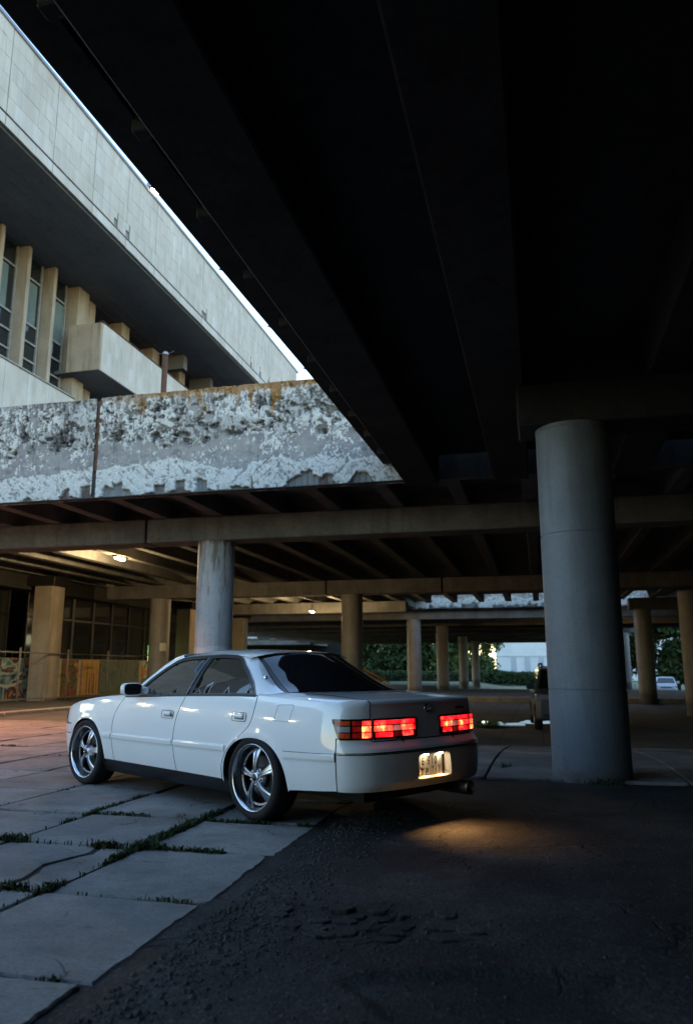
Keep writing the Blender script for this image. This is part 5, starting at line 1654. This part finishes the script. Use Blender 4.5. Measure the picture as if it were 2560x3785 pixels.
# string lights behind the far window
M['led_g'] = plain('green_led', (.2, .8, .3), .4, emit=(.25, 1.0, .35), es=4); M['led_y'] = plain('amber_led', (.9, .7, .2), .4, emit=(1.0, .75, .25), es=4)
gl_ = thing('light_garland', 'column of small green and amber lights in the window behind the car', 'lights', (-18.6, 36.0, 1.5))
for k in range(12):
    for j, yy in enumerate((35.45, 35.80)):
        obj('bulb', MB().lathe([(0, -.02), (.02, 0), (0, .02)], 6, 'z', (-18.55, yy+.03*rs.random(), 1.55+.062*k)), M['led_g'] if (k+j) % 3 else M['led_y'], gl_)

# yellow stair handrail behind the rear screen
M['yellow'] = plain('yellow_paint', (.42, .24, .03), .5)
hr = thing('stair_handrail', 'yellow sloping stair handrail beyond the rear window', 'handrail', (-6.2, 33, 0))
obj('top_rail', MB().tube([(-8.6, 33, 1.75), (-6.35, 33, .62), (-6.25, 33, .55), (-6.25, 33, .40)], .035, 8), M['yellow'], hr)
obj('lower_rail', MB().tube([(-8.6, 33, 1.60), (-6.40, 33, .50)], .025, 8), M['yellow'], hr)
for x, z in ((-8.5, 1.65), (-7.5, 1.15), (-6.4, .6)):
    obj('baluster', MB().tube([(x, 33, tz(x, 33)-.1), (x, 33, z)], .025, 8), M['yellow'], hr)

# ================================================================== OTHER CARS
def small_car(name, label, loc, rz, prof, roofp, halfw, wb, x0, col, wr=.33, rails=False, glassy=None):
    """prof: lower body outline (x,z); roofp: greenhouse outline (x,z); front at -x end so it faces -y when rz=90"""
    t = thing(name, label, 'car', loc, rz, local=True)
    pm = plain(name+'_paint', col, .3, .35 if col[0] < .4 else 0, .5, .8)
    def loft(P, hw, name_, mat, inset_top, z_a, z_b, p=None):
        rows = []
        for s in (-1, -.97, -.85, 0, .85, .97, 1):
            row = []
            for x, z in P:
                k = max(0, min(1, (z-z_a)/(z_b-z_a)))
                w = hw-inset_top*k
                sh_ = 1-.05*max(0, abs(s)-.85)/.15
                row.append((x*sh_, s*w, z_a+(z-z_a)*(1-.04*max(0, abs(s)-.85)/.15)))
            rows.append(row)
        mb = MB()
        n = len(P)
        for r in range(len(rows)-1):
            o = len(mb.v); mb.add(rows[r]+rows[r+1], [(i, (i+1) % n, (i+1) % n+n, i+n) for i in range(n)])
        mb.add(rows[0], [tuple(range(n))]); mb.add(rows[-1], [tuple(range(n))])
        ob = obj(name_, mb, mat, p or t, smooth=True); ob.data.set_sharp_from_angle(angle=R(28)); return ob
    zb0 = min(z for _, z in prof); zb1 = max(z for _, z in prof)
    loft(prof, halfw, 'body', pm, .05, zb0, zb1)
    zr0 = min(z for _, z in roofp); zr1 = max(z for _, z in roofp)
    loft(roofp, halfw-.06, 'cabin', pm, .20, zr0, zr1)
    # windscreen, side glass
    f0, f1 = roofp[0], roofp[1]; r0, r1 = roofp[-1], roofp[-2]
    def wy(z, e=0): return halfw-.06-.20*(z-zr0)/(zr1-zr0)+e
    def along(a, b, k): return (a[0]+(b[0]-a[0])*k, a[1]+(b[1]-a[1])*k)
    a = along(f0, f1, .08); c = along(f0, f1, .92)
    obj('windscreen', MB().add([(a[0]-.012, -wy(a[1])+.07, a[1]), (a[0]-.012, wy(a[1])-.07, a[1]), (c[0]-.012, wy(c[1])-.07, c[1]+.006), (c[0]-.012, -wy(c[1])+.07, c[1]+.006)], [(0, 1, 2, 3)]), M['tint'], t)
    for sg in (-1, 1):
        z0, z1 = zr0+.04, zr1-.07
        xa = f0[0]+.16; xb = f1[0]+.10; xc = r1[0]-.10; xd = r0[0]-.16
        mid = (xa+xd)/2+.05
        for (p0, p1, p2, p3) in (((xa), (xb), (mid-.03), (mid-.03)), ((mid+.03), (mid+.03), (xc), (xd))):
            obj('side_window', MB().add([(p0, sg*(wy(z0)+.006), z0), (p1, sg*(wy(z1)+.006), z1), (p2, sg*(wy(z1)+.006), z1), (p3, sg*(wy(z0)+.006), z0)], [(0, 1, 2, 3)]), M['tint'], t)
        for wx in (x0, x0+wb):
            w = obj('wheel', MB().lathe([(.0, -.11), (wr*.9, -.11), (wr, -.09), (wr, .07), (wr*.92, .10), (wr*.68, .105), (wr*.66, .085)], 32, 'y', (wx, sg*(halfw-.09), wr)), M['rubber'], t, smooth=True)
            w.scale = (1, 1, 1)
            obj('rim', MB().lathe([(0, sg*.10), (wr*.2, sg*.10), (wr*.62, sg*.075), (wr*.66, sg*.10)], 24, 'y', (wx, sg*(halfw-.09), wr)), M['rim'], w, smooth=True)
        xm = prof[0][0]
        obj('headlamp', MB().bbox(xm-.012+.04, xm+.26, sg*(halfw-.42) if sg > 0 else sg*(halfw-.02), sg*(halfw-.02) if sg > 0 else sg*(halfw-.42), HL[0], HL[1], .03), M['lens'], t)
        fx_ = xm-.004
        obj('fog_lamp', MB().bbox(fx_-.012, fx_+.1, min(sg*.45, sg*.72), max(sg*.45, sg*.72), HL[2], HL[3], .04), M['trim'], t)
        obj('mirror', MB().bbox(f0[0]+.12, f0[0]+.26, min(sg*(halfw-.06), sg*(halfw+.17)), max(sg*(halfw-.06), sg*(halfw+.17)), zr0+.02, zr0+.20, .03), pm if not rails else M['trim'], t)
        if rails:
            obj('roof_rail', MB().tube([(f1[0]+.05, sg*(wy(zr1)-.06), zr1), (f1[0]+.18, sg*(wy(zr1)-.06), zr1+.07), (r1[0]-.2, sg*(wy(zr1)-.06), zr1+.07), (r1[0]-.05, sg*(wy(zr1)-.06), zr1)], .028, 8), M['trim'], t)
    xm = prof[0][0]
    obj('grille', MB().bbox(xm-.02, xm+.05, -.42, .42, HL[0]-.02, HL[1]-.06, .02), M['trim'], t)
    obj('front_number_plate', MB().box(xm-.03, xm-.012, -.26, .26, HL[2]+.02, HL[2]+.13), M['plate'], t)
    return t
HL = (.78, .97, .36, .56)
suv_p = [(-2.02, .35), (-2.05, .55), (-1.98, .90), (-1.75, 1.02), (-.95, 1.10), (2.10, 1.12), (2.20, .9), (2.22, .5), (2.15, .30), (-1.9, .28)]
suv_r = [(-1.05, 1.06), (-.35, 1.66), (.2, 1.72), (1.6, 1.70), (2.05, 1.10)]
small_car('parked_suv', 'dark grey off road car with roof rails half hidden by the thick column', (.62, 23.9, tz(.6, 24)), R(90+3), suv_p, suv_r, .90, 2.6, -1.28, (.10, .105, .11), .35, True)
HL = (.62, .76, .28, .42)
wc_p = [(-2.05, .30), (-2.10, .50), (-2.02, .74), (-1.0, .94), (1.9, .98), (2.15, .9), (2.18, .4), (2.1, .26), (-1.9, .24)]
wc_r = [(-1.05, .93), (-.25, 1.42), (.3, 1.48), (1.1, 1.45), (1.9, .98)]
small_car('parked_hatchback', 'small white car parked far off at the right under trees', (10.0, 69.5, tz(10, 69.5)), R(90-8), wc_p, wc_r, .86, 2.55, -1.27, (.68, .70, .72), .31)

# ================================================================== FAR BACKGROUND
def foliage_mat(name, a, b_):
    m, nt, b = new_mat(name)
    oi = pos(nt)
    n = noise(nt, oi, .9, 3)
    col = ramp(nt, n, [(.3, a), (.7, b_)])
    nt.links.new(col, b.inputs['Base Color'])
    b.inputs['Roughness'].default_value = .7
    b.inputs['Specular IOR Level'].default_value = .2
    b.inputs['Subsurface Weight'].default_value = 0.0
    return m
M['leaf'] = foliage_mat('tree_leaves', (.035, .060, .018), (.085, .125, .035))
M['leaf_dark'] = foliage_mat('hedge_leaves', (.022, .040, .014), (.055, .085, .028))
M['bark'] = rough_mat('bark', (.05, .04, .03), (.10, .08, .06), 6, .9, .5, .02)
def leaves(P, size, rg):
    """random small leaf quads at points P"""
    n = len(P)
    a = rg.normal(size=(n, 3)); a /= np.linalg.norm(a, axis=1)[:, None]
    b_ = rg.normal(size=(n, 3)); b_ -= (b_*a).sum(1)[:, None]*a; b_ /= np.linalg.norm(b_, axis=1)[:, None]
    s = size*(.6+.8*rg.random(n))[:, None]
    q = np.stack([P-a*s, P-b_*s*.5, P+a*s, P+b_*s*.5], 1).reshape(-1, 3)
    mb = MB(); mb.v = q.tolist(); mb.f = [(4*i, 4*i+1, 4*i+2, 4*i+3) for i in range(n)]; mb.m = [0]*n
    return mb
def tree(x, y, z, h, r, label, seed, n=4500, mat='leaf', size=.22, droop=False, low=.25):
    rg = np.random.default_rng(seed)
    t = thing('broadleaf_tree', label, 'tree', (x, y, z), group='trees beyond the decks')
    tr = MB().tube([(x, y, z-.3), (x+.1, y, z+h*.3), (x, y+.1, z+h*.7)], [.22, .16, .05], 8)
    for k in range(6):
        a = k*1.05+rg.random(); zz = z+h*(low+.1+.08*k)
        tr.tube([(x, y, zz), (x+math.cos(a)*r*.4, y+math.sin(a)*r*.4, zz+h*.10), (x+math.cos(a)*r*.75, y+math.sin(a)*r*.75, zz+h*.14)], [.08, .05, .02], 6)
    obj('trunk', tr, M['bark'], t)
    cl = []
    for k in range(42):
        u = rg.random(); a = rg.random()*6.283
        zz = low+(1-low)*u; rr = r*(.35+.75*math.sin(math.pi*min(1, (zz-low)/(1-low)*.85+.12)))*math.sqrt(rg.random())
        cl.append((x+rr*math.cos(a), y+rr*math.sin(a), z+h*zz, r*(.16+.16*rg.random())))
    P = []
    for cx, cy, cz, cr in cl:
        q = rg.normal(size=(n//42, 3))*cr*.55
        if droop: q[:, 2] = q[:, 2]*2.2-.3*cr
        P.append(q+np.array([cx, cy, cz]))
    obj('crown', leaves(np.concatenate(P), size, rg), M[mat], t, fix=False)
for k, (x, y, h, r, lab, mt, dr) in enumerate([
 (-17.5, 116, 9, 4.2, 'dark bushy tree left of the lit smudged column', 'leaf_dark', False),
 (-13.8, 112, 10, 4.0, 'green tree just right of the smudged column', 'leaf', False),
 (-9.6, 121, 10.5, 3.2, 'tall green tree right beside the pale hall', 'leaf', False),
 (-22.5, 118, 8, 4.5, 'broad dark tree behind the yellow handrail', 'leaf_dark', False),
 (-28, 124, 11, 5, 'high dark tree at the far left gap', 'leaf_dark', False),
 (9.2, 92, 8.5, 2.6, 'willow like tree with hanging leaves right of the thick column', 'leaf', True),
 (12.6, 80, 8, 3.2, 'dark tree directly behind the distant white car', 'leaf_dark', False),
 (16.0, 84, 9, 3.6, 'dark tree at the right picture edge', 'leaf_dark', False)]):
    tree(x, y, tz(x, y), h*1.15, r*1.1, lab, 70+k, 8400, mt, .34, dr, .10 if not dr else .3)
rg = np.random.default_rng(5)
P = np.stack([rg.uniform(-26, 6, 15000), rg.uniform(103, 107, 15000), rg.random(15000)], -1)
P[:, 2] = -1.0+P[:, 2]**.8*(1.25+.9*fbm(P[:, 0]*.5, P[:, 1]*.3, 9, 3))
hd = tag(obj('hedge', leaves(P, .2, rg), M['leaf_dark'], fix=False), 'low dark hedge in front of the pale hall', 'hedge', kind='stuff')

sw = thing('service_block', 'dark low service block under the decks at the back', 'building', (-45, 96, -1))
obj('wall', MB().box(-80, -23.6, 96, 104, -1.5, 4.88), M['concrete_dark'], sw)
obj('doorway', MB().bbox(-25.9, -25.1, 95.9, 95.99, -1.0, 2.9, .02), M['stone_warm'], sw)
hall = thing('pale_hall', 'long pale hall with vertical ribs beyond the hedge', 'building', (20, 150, -1))
M['hall'] = rough_mat('pale_panels', (.55, .57, .60), (.66, .68, .70), .3, .6, .1, .01, 5)
M['hallrib'] = plain('blue_grey_panel', (.36, .40, .46), .6)
obj('wall', MB().box(-8.0, 70, 150, 170, -1.3, 11), M['hall'], hall)
obj('roof', MB().box(-8.4, 70.4, 149.7, 170.3, 11.005, 11.5), M['hallrib'], hall)
for k in range(30):
    x = -5.2+2.5*k
    obj('rib_panel', MB().box(x, x+1.0, 149.9, 149.995, -1.2, 3.2), M['hallrib'], hall)
obj('band', MB().box(-8, 70, 149.88, 149.992, 3.3, 3.42), M['hallrib'], hall)
bw = thing('beige_wall', 'low tan panel wall in front of the pale hall', 'wall', (-4, 128, -1))
M['tan'] = rough_mat('tan_panels', (.34, .25, .14), (.44, .33, .19), .8, .8, .2, .01, 10)
for k in range(3):
    obj('panel', MB().bbox(-9.0+2.35*k, -6.72+2.35*k, 128, 128.2, -1.2, .45-.05*k, .02), M['tan'] if k < 2 else M['kerb'], bw)

# ================================================================== GRASS IN THE JOINTS, GRIT AND BROKEN ASPHALT
M['grass'] = foliage_mat('joint_weeds', (.020, .032, .012), (.045, .065, .022))
def blades(segs, rg):
    V = []; F = []
    for (x0, y0, x1, y1, wd, den, hh) in segs:
        L = math.hypot(x1-x0, y1-y0); n = int(L*den*.75); wd = wd*.72
        t = rg.random(n); c = fbm(x0*3+t*L*2.6, np.zeros(n)+y0*3, 77, 3)
        keep = rg.random(n) < np.clip((c-.44)*4.5, 0.02, 1); t = t[keep]; c = c[keep]
        px = x0+(x1-x0)*t+rg.normal(size=len(t))*wd; py = y0+(y1-y0)*t+rg.normal(size=len(t))*wd
        for i in range(len(t)):
            h = hh*.75*(.12+1.1*rg.random()**2.6)*(.25+1.3*c[i]); a = rg.random()*6.283; b_ = rg.random()*6.283
            w = .0022+.0035*rg.random()**2; ln = (.006+h)*(.4+1.5*rg.random()**1.4)
            z0 = tz(px[i], py[i])-.022
            dx, dy = math.cos(a)*w, math.sin(a)*w; lx, ly = math.cos(b_)*ln, math.sin(b_)*ln
            o = len(V)
            V += [(px[i]-dx, py[i]-dy, z0), (px[i]+dx, py[i]+dy, z0), (px[i]+dx*1.3+lx*.35, py[i]+dy*1.3+ly*.35, z0+.03+h*.6), (px[i]-dx*1.3+lx*.35, py[i]-dy*1.3+ly*.35, z0+.03+h*.6), (px[i]+lx, py[i]+ly, z0+.03+h)]
            F += [(o, o+1, o+2, o+3), (o+3, o+2, o+4)]
    mb = MB(); mb.v = V; mb.f = F; mb.m = [0]*len(F); return mb
rg = np.random.default_rng(8)
segs = [(-4.0, 4.93, -2.45, 4.93, .030, 2600, .050), (-2.6, 4.85, -2.6, 6.3, .028, 2400, .045), (-2.6, 3.9, -2.6, 4.9, .020, 1200, .035),
        (-2.7, 3.885, -3.2, 3.885, .030, 1800, .04), (-2.6, 3.6, -2.6, 3.95, .03, 1500, .035), (-2.55, 4.92, -2.0, 4.90, .016, 1300, .032), (-3.58, 4.95, -3.58, 6.0, .014, 900, .030),
        (-3.58, 5.9, -3.58, 6.95, .020, 1700, .040), (-3.6, 5.94, -2.75, 5.95, .014, 1100, .035), (-2.55, 5.88, -1.7, 5.88, .012, 800, .025),
        (-2.4, 3.885, -1.75, 3.885, .010, 350, .02), (-2.2, 2.84, -1.8, 2.84, .016, 1200, .03), (-4.52, 5.2, -4.52, 7.2, .008, 200, .02), (-6.6, 9.58, -5.9, 9.58, .02, 1400, .045),
        (.10, 8.72, .75, 8.56, .055, 1500, .11), (-.50, 9.35, -.42, 9.75, .05, 700, .07), (-8.3, 10.6, -7.4, 10.6, .02, 400, .03)]
tag(obj('joint_grass', blades(segs, rg), M['grass'], fix=False), 'weeds growing in the joints between the paving slabs', 'grass', kind='stuff')

M['grit'] = rough_mat('loose_stones', (.018, .0175, .017), (.060, .058, .056), 30, .85, .3, .003)
def stones(n, fx, size, rg):
    mb = MB()
    base = np.array([(1, 0, 0), (-1, 0, 0), (0, 1, 0), (0, -1, 0), (0, 0, 1), (0, 0, -1)], float)
    tri = [(0, 2, 4), (2, 1, 4), (1, 3, 4), (3, 0, 4), (2, 0, 5), (1, 2, 5), (3, 1, 5), (0, 3, 5)]
    V = []; F = []
    for i in range(n):
        x, y = fx(rg)
        z = float(asphalt_z(np.array(x), np.array(y))) if x > -1.6 else -.02
        s = size*(.35+rg.random()**2.5*1.6)
        q = base*(s*(.6+.6*rg.random((6, 1))))*np.array([1, 1, .55])
        a = rg.random()*6.283; ca, sa = math.cos(a), math.sin(a)
        q = np.stack([q[:, 0]*ca-q[:, 1]*sa, q[:, 0]*sa+q[:, 1]*ca, q[:, 2]], -1)+np.array([x, y, z+s*.12])
        o = len(V); V += q.tolist(); F += [tuple(k+o for k in f) for f in tri]
    mb.v = V; mb.f = F; mb.m = [0]*len(F); return mb
def fx1(rg):
    y = rg.uniform(2.2, 6.6); return (-1.58+abs(rg.normal())*.22, y)
def fx2(rg):
    return (rg.uniform(-1.5, 3.2), 2.2+4.6*rg.random()**1.3)
def fx3(rg):
    return (-1.0+rg.normal()*.42, 3.65+rg.normal()*.30)
g1 = stones(2600, fx1, .011, rg); g2 = stones(3200, fx2, .007, rg); g3 = stones(1500, fx3, .008, rg)
for g in (g2, g3): g1.add(g.v, g.f)
tag(obj('loose_grit', g1, M['grit'], fix=False), 'loose stones and grit scattered over the old asphalt', 'grit', kind='stuff')
# broken asphalt plates
rr_ = random.Random(3)
pts = []
for k in range(60):
    x = -1.30+.95*rr_.random(); y = 3.62+.36*rr_.random()
    if all((x-a)**2+((y-b)*1.7)**2 > .0105 for a, b in pts): pts.append((x, y))
for (x, y) in pts[:34]:
    n = rr_.choice((5, 6, 6, 7)); rx = .050+.036*rr_.random(); ry = rx*(.50+.30*rr_.random())
    o0 = rr_.random()*6.28
    P = [(x+rx*(.8+.4*rr_.random())*math.cos(o0+6.283*k/n), y+ry*(.8+.4*rr_.random())*math.sin(o0+6.283*k/n)) for k in range(n)]
    z = float(asphalt_z(np.array(x), np.array(y)))
    tx, ty = .16*(rr_.random()-.5), .16*(rr_.random()-.5)
    vs = [(a, b, z-.02) for a, b in P]+[(x+(a-x)*.97, y+(b-y)*.97, z+.006+(a-x)*tx*.5+(b-y)*ty*.5) for a, b in P]+[(x+(a-x)*.86, y+(b-y)*.86, z+.011+(a-x)*tx*.5+(b-y)*ty*.5) for a, b in P]
    fs = [tuple(range(2*n, 3*n))]
    for r_ in range(2):
        for i in range(n): fs.append((r_*n+i, r_*n+(i+1) % n, (r_+1)*n+(i+1) % n, (r_+1)*n+i))
    obj('asphalt_chunk', MB().add(vs, fs), M['asphalt'], asphalt)
